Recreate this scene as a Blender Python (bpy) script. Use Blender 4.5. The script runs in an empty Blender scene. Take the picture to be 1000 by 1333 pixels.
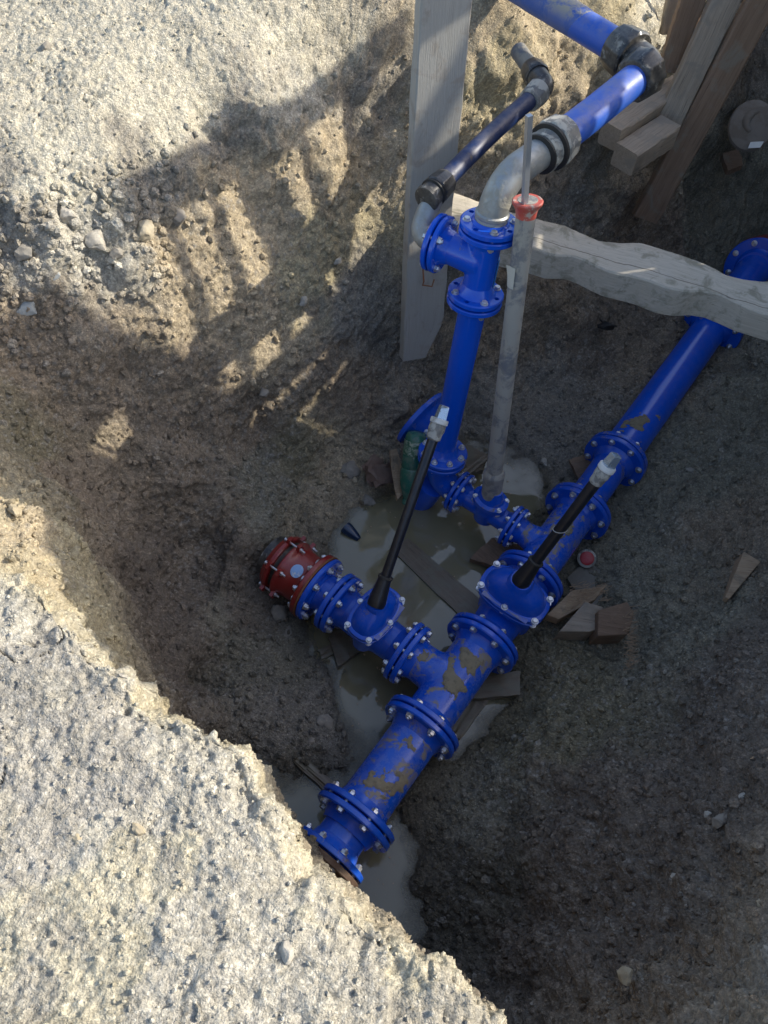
import bpy, bmesh, math, random
import numpy as np
from mathutils import Vector, Matrix
random.seed(7); rng = np.random.default_rng(11)
scene = bpy.context.scene
COL = scene.collection

# ------------------------------------------------------------------ camera
_n = np.array([-.095, .634, 1.0]); _n /= np.linalg.norm(_n)
_s = _n[2]; _c = math.sqrt(1-_s*_s); _sp = _n[0]/_c; _cp = math.sqrt(1-_sp*_sp)
FW = np.array([0, _c, -_s]); _D0 = np.array([0, -_s, -_c]); _R0 = np.array([1., 0, 0])
RT = _cp*_R0+_sp*_D0; DN = -_sp*_R0+_cp*_D0
CAM = np.array([0, 0, 1.45])
def ray(x, y): return FW+(x-500)/1000*RT+(y-666.5)/1000*DN
def P(x, y, z):
    "point of the place at height z that was surveyed at photo position x, y"
    d = ray(x, y); return Vector(CAM+d*((z-CAM[2])/d[2]))
def proj(p):
    q = np.array(p)-CAM; d = q@FW
    return 500+1000*(q@RT)/d, 666.5+1000*(q@DN)/d
cd = bpy.data.cameras.new('camera'); cam = bpy.data.objects.new('camera', cd); COL.objects.link(cam)
cd.sensor_fit = 'VERTICAL'; cd.sensor_height = 24; cd.lens = 24*1000/1333; cd.clip_end = 300; cd.clip_start = .05
m = Matrix.Identity(4)
for i in range(3):
    m[i][0] = RT[i]; m[i][1] = -DN[i]; m[i][2] = -FW[i]; m[i][3] = CAM[i]
cam.matrix_world = m; scene.camera = cam

# ------------------------------------------------------------------ light
SUN_AZ = math.radians(20)      # from +x towards +y
SUN_EL = math.radians(35)
SDIR = Vector((math.cos(SUN_EL)*math.cos(SUN_AZ), math.cos(SUN_EL)*math.sin(SUN_AZ), math.sin(SUN_EL)))
w = bpy.data.worlds.new('World'); scene.world = w; w.use_nodes = True
nt = w.node_tree; nt.nodes.clear()
so = nt.nodes.new('ShaderNodeOutputWorld'); bg = nt.nodes.new('ShaderNodeBackground'); sk = nt.nodes.new('ShaderNodeTexSky')
sk.sky_type = 'NISHITA'; sk.sun_disc = False; sk.sun_elevation = SUN_EL; sk.sun_rotation = math.radians(90)-SUN_AZ
sk.air_density = 1.0; sk.dust_density = 2.5; sk.ozone_density = 1.0
bg.inputs[1].default_value = .15
nt.links.new(sk.outputs[0], bg.inputs[0]); nt.links.new(bg.outputs[0], so.inputs[0])
sl = bpy.data.lights.new('sun', 'SUN'); sl.energy = 3.15; sl.angle = math.radians(.5); sl.color = (1, .93, .80)
sun = bpy.data.objects.new('sun', sl); COL.objects.link(sun)
sun.rotation_euler = SDIR.to_track_quat('Z', 'Y').to_euler(); sun.location = (6, 3, 6)
scene.view_settings.view_transform = 'Standard'; scene.view_settings.look = 'None'
scene.view_settings.gamma = 1; scene.view_settings.use_curve_mapping = False
scene.view_settings.exposure = .90

# ------------------------------------------------------------------ materials
def mat(name):
    m = bpy.data.materials.new(name); m.use_nodes = True
    return m, m.node_tree, m.node_tree.nodes['Principled BSDF']
def N(nt, t, **k):
    n = nt.nodes.new(t)
    for a, b in k.items():
        if a.startswith('i_'):
            key = a[2:]; key = int(key) if key.isdigit() else key.replace('_', ' ')
            n.inputs[key].default_value = b
        else: setattr(n, a, b)
    return n
def L(nt, a, b): nt.links.new(a, b)
def ramp(nt, fac, stops):
    r = nt.nodes.new('ShaderNodeValToRGB'); cr = r.color_ramp
    while len(cr.elements) < len(stops): cr.elements.new(.5)
    for e, (p, c) in zip(cr.elements, stops):
        e.position = p; e.color = (c[0], c[1], c[2], 1) if not isinstance(c, (int, float)) else (c, c, c, 1)
    L(nt, fac, r.inputs[0]); return r.outputs[0]
def mix(nt, f, a, b, mode='MIX'):
    n = nt.nodes.new('ShaderNodeMix'); n.data_type = 'RGBA'; n.blend_type = mode
    for s, v in ((n.inputs[0], f), (n.inputs[6], a), (n.inputs[7], b)):
        if hasattr(v, 'links'): L(nt, v, s)
        elif isinstance(v, (int, float)): s.default_value = v
        else: s.default_value = (*v, 1)
    return n.outputs[2]
def noise(nt, vec, scale, detail=4, rough=.55, dist=0):
    n = N(nt, 'ShaderNodeTexNoise', i_Scale=scale, i_Detail=detail, i_Roughness=rough, i_Distortion=dist)
    L(nt, vec, n.inputs['Vector']); return n.outputs['Fac']
def pos(nt):
    g = nt.nodes.new('ShaderNodeNewGeometry'); return g.outputs['Position'], g.outputs['Normal']
def bump(nt, bs, h, strength, dist):
    b = N(nt, 'ShaderNodeBump', i_Strength=strength, i_Distance=dist); L(nt, h, b.inputs['Height'])
    L(nt, b.outputs[0], bs.inputs['Normal']); return b
def math_(nt, op, a, b=None, clamp=False):
    n = nt.nodes.new('ShaderNodeMath'); n.operation = op; n.use_clamp = clamp
    for i, v in enumerate((a, b)):
        if v is None: continue
        if hasattr(v, 'links'): L(nt, v, n.inputs[i])
        else: n.inputs[i].default_value = v
    return n.outputs[0]
MUD = (.17, .13, .085)

def painted(name, col, rough=.3, mud=.5, mudcol=MUD, metal=0, scale=9, coat=.3, dust=.25, soft=.02, allround=False):
    "painted or plastic surface with mud smears of their own shape and fine dust"
    m, nt, b = mat(name); p, nm = pos(nt)
    big = noise(nt, p, scale, 6, .62, .6); fine = noise(nt, p, 70, 4, .7)
    mk = math_(nt, 'ADD', math_(nt, 'MULTIPLY', big, .8), math_(nt, 'MULTIPLY', fine, .2))
    hi = .70-.18*mud
    mask = ramp(nt, mk, [(hi-.035-soft, 0), (hi+soft, .92)])
    sx = nt.nodes.new('ShaderNodeSeparateXYZ'); L(nt, nm, sx.inputs[0])
    up = ramp(nt, sx.outputs[2], [(.05, 1 if allround else .15), (.7, 1)])
    mask = math_(nt, 'MULTIPLY', mask, up)
    film = math_(nt, 'MULTIPLY', ramp(nt, noise(nt, p, 23, 5, .7), [(.4, 0), (.75, 1)]), dust)
    film = math_(nt, 'MULTIPLY', film, up)
    var = mix(nt, noise(nt, p, 4, 2), tuple(c*.82 for c in col), tuple(min(1, c*1.12) for c in col))
    c1 = mix(nt, film, var, (.30, .27, .22)); c2 = mix(nt, mask, c1, mudcol)
    L(nt, c2, b.inputs['Base Color']); b.inputs['Metallic'].default_value = metal
    rr = mix(nt, mask, mix(nt, film, (rough,)*3, (.7,)*3), (.85,)*3); L(nt, rr, b.inputs['Roughness'])
    b.inputs['Coat Weight'].default_value = coat; b.inputs['Coat Roughness'].default_value = .15
    h = math_(nt, 'ADD', math_(nt, 'MULTIPLY', mask, 1.0), math_(nt, 'MULTIPLY', fine, .25))
    bump(nt, b, h, .5, .002)
    return m
BLUE = painted('blue_epoxy', (.001, .082, .56), .20, .30, dust=.16)
BLUEC = painted('blue_epoxy_clean', (.001, .088, .60), .17, .05, dust=.08)
BLUEM = painted('blue_epoxy_muddy', (.001, .082, .54), .24, .70, mudcol=(.25, .21, .13), scale=17, dust=.28, soft=.012)
BLUEPE = painted('blue_polyethylene', (.025, .11, .52), .42, .12, mudcol=(.33, .3, .24), coat=0, dust=.5)
NAVYPE = painted('dark_blue_polyethylene', (.004, .020, .085), .45, .3, coat=0, dust=.35)
PEGREY = painted('dusty_polyethylene', (.11, .13, .16), .6, .9, mudcol=(.30, .28, .23), coat=0, dust=.9)
PEDUST = painted('dust_caked_blue_pipe', (.04, .11, .40), .6, 1.0, mudcol=(.36, .33, .26), coat=0, dust=.8, scale=7)
BLACKF = painted('black_fitting_plastic', (.018, .019, .022), .36, .38, mudcol=(.30, .29, .26), coat=.15, dust=.42, allround=True, scale=26, soft=.03)
BLACKG = painted('black_spindle_tube', (.010, .012, .018), .3, .0, coat=.2, dust=.07)
DUSTF = painted('dust_caked_fitting', (.14, .145, .145), .7, 1.0, mudcol=(.44, .42, .36), coat=0, dust=1, scale=26, allround=True)
PVC = painted('grey_sleeve_plastic', (.17, .175, .19), .6, 1.15, mudcol=(.36, .335, .285), coat=0, dust=1, scale=16, allround=True)
REDR = painted('red_dusty_ring', (.55, .075, .05), .5, .66, mudcol=(.48, .40, .33), coat=0, dust=.6, scale=40, allround=True)
RED = painted('red_epoxy', (.23, .013, .011), .32, .2, dust=.15)
RUST = painted('rusty_gasket', (.20, .065, .02), .8, .7, mudcol=(.26, .12, .03), coat=0, scale=30)
RUSTB = painted('brown_rusted_iron', (.07, .035, .02), .8, .5, mudcol=(.15, .11, .07), coat=0, scale=30)
RUBBER = painted('black_rubber', (.015, .015, .015), .6, .5, coat=0)
WHITEP = painted('white_plastic', (.66, .66, .62), .4, .3, mudcol=(.35, .32, .26), coat=0)
ZINC = painted('zinc_plated_steel', (.62, .63, .66), .30, .2, metal=.85, coat=0, dust=.25, scale=40)
GALV = painted('galvanised_steel', (.36, .38, .38), .42, .7, mudcol=(.40, .39, .34), metal=.55, coat=0, dust=.7, scale=20, allround=True, soft=.04)
STEEL = painted('steel_square_bar', (.45, .47, .5), .35, .2, metal=.6, coat=0)
CAPB = painted('sky_tinted_square_nut', (.42, .52, .62), .25, .15, metal=.7, coat=0, dust=.2)  # bluish tone paints the sky's reflection on the nut
STICK = painted('blue_white_sticker', (.25, .42, .72), .4, .5, mudcol=(.7, .7, .7), coat=0, scale=60)
REDCAP = painted('red_cap_plastic', (.42, .02, .03), .3, .2, coat=0)
BOARDC = painted('brown_cardboard', (.16, .10, .075), .8, .6, coat=0)
FABRIC = painted('muddy_fabric', (.20, .17, .14), .9, .9, mudcol=(.16, .13, .10), coat=0)
CREAM = painted('dust_cream', (.55, .52, .44), .9, .3, coat=0)
WIRE = painted('pale_wire', (.5, .47, .42), .6, .2, coat=0)

def timber(name, a, c, mudamt=.3, mudcol=(.24, .20, .15), rough=.8, ck=.5, split=False):
    m, nt, b = mat(name)
    tc = nt.nodes.new('ShaderNodeAttribute'); tc.attribute_name = 'grain'
    p, nm = pos(nt)
    mp = N(nt, 'ShaderNodeMapping'); mp.inputs['Scale'].default_value = (1.2, 26, 26); L(nt, tc.outputs['Vector'], mp.inputs[0])
    g = noise(nt, mp.outputs[0], 3, 6, .65, 1.2)
    mp2 = N(nt, 'ShaderNodeMapping'); mp2.inputs['Scale'].default_value = (3, 90, 90); L(nt, tc.outputs['Vector'], mp2.inputs[0])
    g2 = noise(nt, mp2.outputs[0], 3, 3, .6)
    col = ramp(nt, g, [(.3, a), (.7, c)])
    crack = ramp(nt, g2, [(.28, ck), (.42, 1)])
    col = mix(nt, 1.0, col, crack, 'MULTIPLY')
    if split:
        sx = nt.nodes.new('ShaderNodeSeparateXYZ'); L(nt, tc.outputs['Vector'], sx.inputs[0])
        wv_ = math_(nt, 'ADD', sx.outputs[1], math_(nt, 'MULTIPLY', noise(nt, p, 5, 4), .05))
        ln = math_(nt, 'ABSOLUTE', math_(nt, 'SUBTRACT', wv_, .085))
        col = mix(nt, ramp(nt, ln, [(.0008, .85), (.0026, 0)]), col, (.07, .055, .04))
    mask = ramp(nt, noise(nt, p, 11, 6, .65, .5), [(.66-.25*mudamt-.05, 0), (.66-.25*mudamt+.06, 1)])
    col = mix(nt, math_(nt, 'MULTIPLY', mask, .8), col, mudcol)
    L(nt, col, b.inputs['Base Color']); b.inputs['Roughness'].default_value = rough
    h = math_(nt, 'ADD', math_(nt, 'MULTIPLY', g2, .6), math_(nt, 'MULTIPLY', noise(nt, p, 120, 3), .3))
    bump(nt, b, h, .5, .004); return m
W_STAKE = timber('grey_cement_washed_timber', (.31, .30, .27), (.35, .34, .31), .3, (.27, .245, .21), ck=.82)
W_BEAM = timber('pale_beam_timber', (.46, .41, .32), (.60, .54, .44), .42, (.25, .23, .165), ck=.62, split=True)
W_BROWN = timber('brown_timber', (.15, .095, .06), (.24, .16, .105), .35, (.20, .17, .13))
W_BROWNR = timber('brown_timber_with_red_paint', (.15, .095, .06), (.24, .16, .105), .35, (.20, .17, .13))
_t = W_BROWNR.node_tree; _b = _t.nodes['Principled BSDF']; _p, _q = pos(_t); _old = _b.inputs['Base Color'].links[0].from_socket
_vd = _t.nodes.new('ShaderNodeVectorMath'); _vd.operation = 'DISTANCE'; L(_t, _p, _vd.inputs[0]); _vd.inputs[1].default_value = P(863, 240, -.66)
_k2 = math_(_t, 'ADD', _vd.outputs['Value'], math_(_t, 'MULTIPLY', noise(_t, _p, 26, 5, .7), .10))
L(_t, mix(_t, ramp(_t, _k2, [(.085, .75), (.125, 0)]), _old, (.30, .035, .03)), _b.inputs['Base Color'])
W_GREY = timber('weathered_grey_timber', (.24, .19, .14), (.36, .30, .23), .45, (.23, .20, .16))
W_WET = timber('wet_timber', (.10, .075, .05), (.15, .12, .08), .6, (.13, .12, .085), .35)
W_SPLIT = timber('fresh_split_timber', (.26, .17, .10), (.42, .31, .20), .2, (.17, .14, .1))
MUDSLAB = painted("wet_mud_slab", (.13, .12, .10), .5, .9, mudcol=(.17, .15, .12), coat=0, dust=.3)
W_BARRIER = timber('barrier_timber', (.3, .22, .13), (.42, .33, .2), .1)

# ------------------------------------------------------------------ mesh helpers
class MB:
    def __init__(s): s.v = []; s.f = []; s.g = []
    def add(s, vs, fs, grain=None):
        o = len(s.v); s.v += [Vector(q) for q in vs]; s.f += [tuple(i+o for i in f) for f in fs]
        s.g += list(grain) if grain is not None else [tuple(q) for q in vs]
    def lathe(s, o, d, prof, seg=32, ph=0, sx=1, sy=1, up=None):
        o = Vector(o); d = Vector(d).normalized()
        u = Vector(up) if up is not None else (Vector((0, 0, 1)) if abs(d.z) < .9 else Vector((1, 0, 0)))
        u = (u-d*u.dot(d)).normalized(); w = d.cross(u)
        vs = []; fs = []
        for t, r in prof:
            for k in range(seg):
                a = 2*math.pi*k/seg+ph
                vs.append(o+d*t+u*(math.cos(a)*r*sx)+w*(math.sin(a)*r*sy))
        for i in range(len(prof)-1):
            for k in range(seg):
                k2 = (k+1) % seg
                fs.append((i*seg+k, i*seg+k2, (i+1)*seg+k2, (i+1)*seg+k))
        fs.append(tuple(range(seg))[::-1]); fs.append(tuple((len(prof)-1)*seg+k for k in range(seg)))
        s.add(vs, fs); return s
    def tube(s, path, rad, seg=20, caps=True):
        path = [Vector(q) for q in path]; n = len(path)
        rad = rad if isinstance(rad, (list, tuple)) else [rad]*n
        vs = []; fs = []; u = None
        for i, q in enumerate(path):
            t = (path[min(i+1, n-1)]-path[max(i-1, 0)]).normalized()
            if u is None: u = Vector((0, 0, 1)) if abs(t.z) < .9 else Vector((1, 0, 0))
            u = (u-t*u.dot(t)).normalized(); w = t.cross(u)
            for k in range(seg):
                a = 2*math.pi*k/seg; vs.append(q+(u*math.cos(a)+w*math.sin(a))*rad[i])
        for i in range(n-1):
            for k in range(seg):
                k2 = (k+1) % seg; fs.append((i*seg+k, i*seg+k2, (i+1)*seg+k2, (i+1)*seg+k))
        if caps: fs.append(tuple(range(seg))[::-1]); fs.append(tuple((n-1)*seg+k for k in range(seg)))
        s.add(vs, fs); return s
    def prism(s, top, down):
        "polygon top (list of points) extruded by vector down"
        n = len(top); down = Vector(down); vs = [Vector(q) for q in top]+[Vector(q)+down for q in top]
        fs = [tuple(range(n)), tuple(range(2*n-1, n-1, -1))]+[(i, i+n, (i+1) % n+n, (i+1) % n) for i in range(n)]
        s.add(vs, fs); return s
    def wood(s, A, B, wd, ht, side=None, nseg=14, jit=.0015, bev=.006, seed=0, cutA=0, cutB=0):
        "sawn timber from A to B: width wd along side, height ht across; slightly irregular"
        r = random.Random(seed); A = Vector(A); B = Vector(B); d = (B-A); Ln = d.length; d.normalize()
        side = Vector(side) if side is not None else d.cross(Vector((0, 0, 1)))
        side = (side-d*side.dot(d)).normalized(); up = side.cross(d)
        if up.z < 0: up = -up
        b = bev; hw = wd/2; hh = ht/2
        cs = [(-hw+b, -hh), (hw-b, -hh), (hw, -hh+b), (hw, hh-b), (hw-b, hh), (-hw+b, hh), (-hw, hh-b), (-hw, -hh+b)]
        vs = []; fs = []; gr = []; bow = r.uniform(-.004, .004)
        for i in range(nseg+1):
            t = i/nseg
            for (x, y) in cs:
                e = 0
                if i == 0: e = cutA*(x/hw)
                if i == nseg: e = cutB*(x/hw)
                jx = r.gauss(0, jit); jy = r.gauss(0, jit)
                sc = 1 if 0 < i < nseg else .985
                vs.append(A+d*(Ln*t+e)+side*(x*sc+jx+bow*math.sin(t*3.1))+up*(y*sc+jy)); gr.append((Ln*t+seed*3.3, x+seed, y+seed*.7))
        for i in range(nseg):
            for k in range(8):
                k2 = (k+1) % 8; fs.append((i*8+k, i*8+k2, (i+1)*8+k2, (i+1)*8+k))
        fs.append(tuple(range(8))[::-1]); fs.append(tuple(nseg*8+k for k in range(8)))
        s.add(vs, fs, gr); return s
    def mesh(s, name, loc=(0, 0, 0), smooth=True, ang=35, grain=False):
        me = bpy.data.meshes.new(name); loc = Vector(loc)
        me.from_pydata([q-loc for q in s.v], [], s.f); me.validate()
        bm = bmesh.new(); bm.from_mesh(me); bmesh.ops.recalc_face_normals(bm, faces=bm.faces); bm.to_mesh(me); bm.free()
        if smooth:
            me.polygons.foreach_set('use_smooth', [True]*len(me.polygons)); me.set_sharp_from_angle(angle=math.radians(ang))
        if grain and len(s.g) == len(me.vertices):
            at = me.attributes.new('grain', 'FLOAT_VECTOR', 'POINT'); at.data.foreach_set('vector', np.array([tuple(q) for q in s.g], 'f').ravel())
        return me
    def build(s, name, m, parent=None, loc=None, smooth=True, ang=35, grain=False):
        base = Vector(parent.location) if parent is not None and loc is None else Vector(loc if loc is not None else (0, 0, 0))
        if parent is not None and parent.parent is not None: base = base+Vector(parent.parent.location)
        me = s.mesh(name, base, smooth, ang, grain); me.materials.append(m)
        o = bpy.data.objects.new(name, me); COL.objects.link(o)
        if parent is not None: o.parent = parent
        else: o.location = base
        return o
def thing(name, loc, label, cat, group=None):
    o = bpy.data.objects.new(name, None); COL.objects.link(o); o.location = Vector(loc); o.empty_display_size = .05
    o['label'] = label; o['category'] = cat
    if group: o['group'] = group
    return o
def tag(o, label, cat, group=None):
    o['label'] = label; o['category'] = cat
    if group: o['group'] = group
    return o
def arc(p0, c, p1, n=12):
    "quadratic bend from p0 by corner c to p1"
    p0, c, p1 = Vector(p0), Vector(c), Vector(p1)
    return [p0*(1-t)**2+c*2*t*(1-t)+p1*t*t for t in [i/n for i in range(n+1)]]
def rbend(p0, c, p1, R, n=10):
    "straight-arc-straight path through corner c with circular-ish bend"
    p0, c, p1 = Vector(p0), Vector(c), Vector(p1)
    a = (p0-c).normalized(); b = (p1-c).normalized(); th = math.acos(max(-1, min(1, a.dot(b))))
    t = R/math.tan(th/2); s0 = c+a*t; s1 = c+b*t; bi = (a+b).normalized(); ctr = c+bi*(R/math.sin(th/2))
    v0 = s0-ctr; v1 = s1-ctr; out = [p0]; w = v0.angle(v1)
    for i in range(n+1):
        f = i/n; v = (v0*math.sin((1-f)*w)+v1*math.sin(f*w))/math.sin(w); out.append(ctr+v)
    out.append(p1); return out

# ------------------------------------------------------------------ noise in numpy
def _h(i, j, k, s):
    x = (i.astype(np.int64)*374761393+j.astype(np.int64)*668265263+k.astype(np.int64)*2147483647+s*974634777) & 0xffffffff
    x = ((x ^ (x >> 13))*1274126177) & 0xffffffff; x = ((x ^ (x >> 15))*2246822519) & 0xffffffff
    return ((x ^ (x >> 16)) & 0xffffff).astype(np.float32)/16777215.
def vnoise(p, sc, s=0):
    q = p*sc; i = np.floor(q); f = (q-i).astype(np.float32); f = f*f*f*(f*(f*6-15)+10); i = i.astype(np.int64); r = 0
    for a in (0, 1):
        wx = f[:, 0] if a else 1-f[:, 0]
        for b in (0, 1):
            wy = f[:, 1] if b else 1-f[:, 1]
            for c in (0, 1):
                wz = f[:, 2] if c else 1-f[:, 2]
                r = r+wx*wy*wz*_h(i[:, 0]+a, i[:, 1]+b, i[:, 2]+c, s)
    return r*2-1
def fbm(p, sc, o=4, g=.5, s=0):
    r = 0; a = 1
    for k in range(o): r = r+a*vnoise(p, sc, s+k*7); sc *= 2.03; a *= g
    return r
def worley(p, sc, s=0, jit=.9):
    q = p*sc; i0 = np.floor(q).astype(np.int64); best = np.full(len(p), 9., np.float32); idv = np.zeros(len(p), np.float32)
    for a in (-1, 0, 1):
        for b in (-1, 0, 1):
            for c in (-1, 0, 1):
                i = i0[:, 0]+a; j = i0[:, 1]+b; k = i0[:, 2]+c
                h1 = _h(i, j, k, s); h2 = _h(i, j, k, s+1); h3 = _h(i, j, k, s+2)
                d = (i+.5+jit*(h1-.5)-q[:, 0])**2+(j+.5+jit*(h2-.5)-q[:, 1])**2+(k+.5+jit*(h3-.5)-q[:, 2])**2
                d = d.astype(np.float32); mk = d < best; best = np.where(mk, d, best); idv = np.where(mk, h1, idv)
    return np.sqrt(best), idv
def sstep(a, b, x):
    t = np.clip((x-a)/(b-a), 0, 1); return t*t*(3-2*t)

# ------------------------------------------------------------------ terrain
WATER = -1.362
# surveyed spots: photo x, y and height of the soil there
CP = [(-60,-60,.12),(0,0,.10),(0,120,.06),(200,0,.14),(200,120,.04),(300,0,.16),(320,90,.05),(430,0,.14),(0,230,-.02),(110,215,-.02),(220,165,-.02),(330,110,.02),
 (420,50,.05),(505,0,.12),(60,300,-.10),(150,290,-.12),(240,215,-.10),(330,160,-.08),(430,100,-.08),(515,60,-.02),
 (0,400,-.28),(70,380,-.26),(150,360,-.30),(250,300,-.28),(330,250,-.28),(420,200,-.26),(510,140,-.22),
 (60,500,-.52),(150,470,-.55),(250,430,-.55),(330,390,-.55),(420,320,-.52),(505,260,-.48),(520,200,-.32),
 (0,560,-.42),(60,600,-.55),(150,580,-.80),(250,540,-.85),(330,500,-.84),(430,430,-.80),(500,380,-.75),(520,330,-.62),
 (0,640,-.28),(60,655,-.34),(110,650,-.52),(150,690,-.82),(250,640,-1.05),(340,600,-1.14),(430,540,-1.12),(500,470,-1.0),(530,440,-.92),
 (0,690,-.09),(50,700,-.15),(90,710,-.20),(120,770,-.22),(105,690,-.33),(125,720,-.42),(150,800,-.5),(145,760,-.65),
 (180,800,-1.0),(230,760,-1.2),(280,720,-1.2),(200,860,-1.05),(250,830,-1.2),(240,900,-1.2),(312,800,-1.27),(300,850,-1.32),(300,900,-1.3),
 (325,705,-1.17),(300,700,-1.14),(300,745,-1.15),(318,740,-1.19),(318,665,-1.16),(368,660,-1.26),(430,620,-1.28),(480,570,-1.24),(515,540,-1.22),(560,480,-1.18),(545,520,-1.25),(470,640,-1.335),(420,670,-1.335),(520,610,-1.335),(560,560,-1.34),
 (590,520,-1.26),(430,700,-1.37),(470,700,-1.40),(560,690,-1.42),(600,740,-1.42),(520,790,-1.40),(620,640,-1.40),(660,610,-1.38),(700,640,-1.375),(640,560,-1.33),(700,600,-1.35),(590,810,-1.40),
 (345,800,-1.31),(370,820,-1.335),(390,800,-1.35),(420,840,-1.375),(460,850,-1.385),(500,880,-1.37),(470,900,-1.38),(430,880,-1.352),(400,930,-1.34),(440,930,-1.345),(440,970,-1.345),(480,950,-1.375),(490,900,-1.38),
 (350,940,-1.33),(360,990,-1.35),(400,1030,-1.385),(440,1010,-1.362),(380,1070,-1.39),(410,1090,-1.39),(340,1050,-1.37),
 (520,1130,-1.40),(490,1170,-1.40),(480,1100,-1.39),(540,1060,-1.345),(540,1140,-1.335),(560,1010,-1.345),(570,1000,-1.352),(620,950,-1.375),(660,900,-1.378),(650,960,-1.345),(600,990,-1.36),(690,880,-1.32),
 (700,930,-1.27),(715,850,-1.27),(700,820,-1.30),(760,860,-1.24),(720,790,-1.30),(760,700,-1.31),(735,640,-1.325),(760,740,-1.33),(770,790,-1.33),(820,740,-1.25),(830,820,-1.20),(790,680,-1.32),(830,640,-1.27),(740,600,-1.33),(770,560,-1.29),
 (600,1040,-1.30),(640,1000,-1.28),(680,1040,-1.20),(620,1100,-1.25),(580,1180,-1.33),(560,1120,-1.34),(590,1240,-1.33),(640,1250,-1.22),(640,1180,-1.22),(700,1120,-1.10),(720,1000,-1.14),(780,920,-1.12),
 (860,860,-1.05),(900,780,-1.08),(880,700,-1.16),(900,620,-1.18),(930,560,-1.18),(860,560,-1.24),(850,480,-1.24),(790,480,-1.24),(740,500,-1.27),(920,460,-1.26),(960,420,-1.26),(1000,480,-1.15),
 (1000,560,-1.08),(1000,650,-1.0),(1000,740,-.88),(960,820,-.86),(1000,880,-.72),(900,920,-.88),(820,1000,-.98),(930,1000,-.70),(1000,1000,-.56),(850,1100,-.80),(760,1120,-.98),(950,1100,-.50),(1000,1120,-.40),
 (700,1240,-1.02),(780,1220,-.84),(860,1210,-.62),(930,1210,-.42),(1000,1210,-.24),(1000,1280,-.10),(940,1290,-.2),(870,1300,-.36),(790,1310,-.56),(720,1320,-.80),(1000,1340,-.03),(930,1370,-.08),(850,1400,-.2),(760,1420,-.45),
 (700,560,-1.31),(640,500,-1.20),(700,480,-1.18),(760,420,-1.10),(700,420,-1.02),(640,440,-1.05),(650,380,-.90),(720,370,-.90),(560,420,-.90),(600,350,-.72),(590,300,-.55),(650,300,-.70),(740,330,-.85),
 (820,400,-1.12),(880,360,-1.10),(900,310,-1.12),(940,290,-1.14),(1000,260,-1.05),(1000,310,-1.24),(950,370,-1.3),(860,300,-1.0),(820,280,-.86),(760,250,-.66),(700,220,-.52),(640,220,-.42),(600,230,-.45),(560,200,-.32),
 (560,100,-.12),(640,130,-.22),(700,150,-.34),(770,190,-.52),(830,220,-.66),(870,200,-.66),(840,130,-.46),(770,110,-.28),(700,70,-.08),(640,50,-.03),(580,0,.08),(650,-20,.1),(720,-10,.05),(790,30,-.06),(850,40,-.16),
 (890,120,-.5),(920,60,-.35),(900,0,-.18),(960,0,-.2),(1000,0,-.15),(1000,100,-.5),(960,120,-.6),(1000,170,-.72),(940,200,-.86),(900,260,-1.0),(1000,220,-.9),(960,260,-1.02),(800,-60,.05),(950,-80,.02)]
CW = [(-2.3,.3,0),(-2.3,1.4,.03),(-2.3,2.6,.08),(-2.2,4.2,.12),(-1,4.4,.14),(.3,4.6,.1),(1.5,5.3,.05),(2.9,5.6,.02),(3.1,4.2,.02),(3,3,0),(2.4,2.3,-.02),(2.5,1.5,0),(2.0,.9,0),(1.5,.2,0),(1.6,-.6,0),(.9,-.6,-.05),
 (-1.6,.9,0),(-1.45,1.25,-.02),(-1.7,1.8,0),(-1.2,.6,0),(1.95,2.0,-.28),(1.85,2.6,-.45),(2.3,3.3,-.25),(1.75,1.1,-.1),(1.25,.45,-.06),(.5,-.3,-1.1),(.3,0,-1.25),(-.2,.3,-1.37),(-.5,.6,-1.35),(-.3,.1,-1.3),(.1,-.3,-1.2)]
pts = [tuple(P(*c)) for c in CP]+CW
pts = np.array(pts); CXY = pts[:, :2]; CZ = pts[:, 2]
EPS = .06
def _k(d2): return np.sqrt(d2+EPS*EPS)
_A = _k(((CXY[:, None]-CXY[None])**2).sum(2)); nC = len(CXY)
_A[np.arange(nC), np.arange(nC)] -= .012          # slight smoothing
_M = np.zeros((nC+1, nC+1)); _M[:nC, :nC] = _A; _M[nC, :nC] = 1; _M[:nC, nC] = 1
_W = np.linalg.solve(_M, np.append(CZ, 0))
def hpit(x, y):
    x = np.asarray(x, float); y = np.asarray(y, float); out = np.zeros(x.shape); xf = x.ravel(); yf = y.ravel(); o = np.zeros(len(xf))
    for a in range(0, len(xf), 20000):
        d2 = (xf[a:a+20000, None]-CXY[None, :, 0])**2+(yf[a:a+20000, None]-CXY[None, :, 1])**2
        o[a:a+20000] = _k(d2)@_W[:nC]+_W[nC]
    return o.reshape(x.shape)
LIP = [(-160,660),(-60,712),(0,730),(62,748),(88,775),(112,806),(140,846),(165,850),(184,868),(190,893),(214,903),(238,910),(262,925),(295,932),(318,946),(336,966),(346,1000),(362,1022),(378,1045),(384,1088),
       (402,1112),(440,1128),(462,1146),(482,1160),(498,1184),(520,1192),(536,1206),(546,1232),(570,1240),(602,1246),(618,1268),(640,1290),(668,1304),(690,1340),(730,1440),(780,1600)]
LP = np.array([tuple(P(x-9-4*math.exp(-((x-420)/70)**2), y+12+6*math.exp(-((x-420)/70)**2), .0))[:2] for x, y in LIP])
LP = np.vstack([[-3.5, LP[0][1]+.4], LP, [LP[-1][0]+.3, -3.0]])
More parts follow.
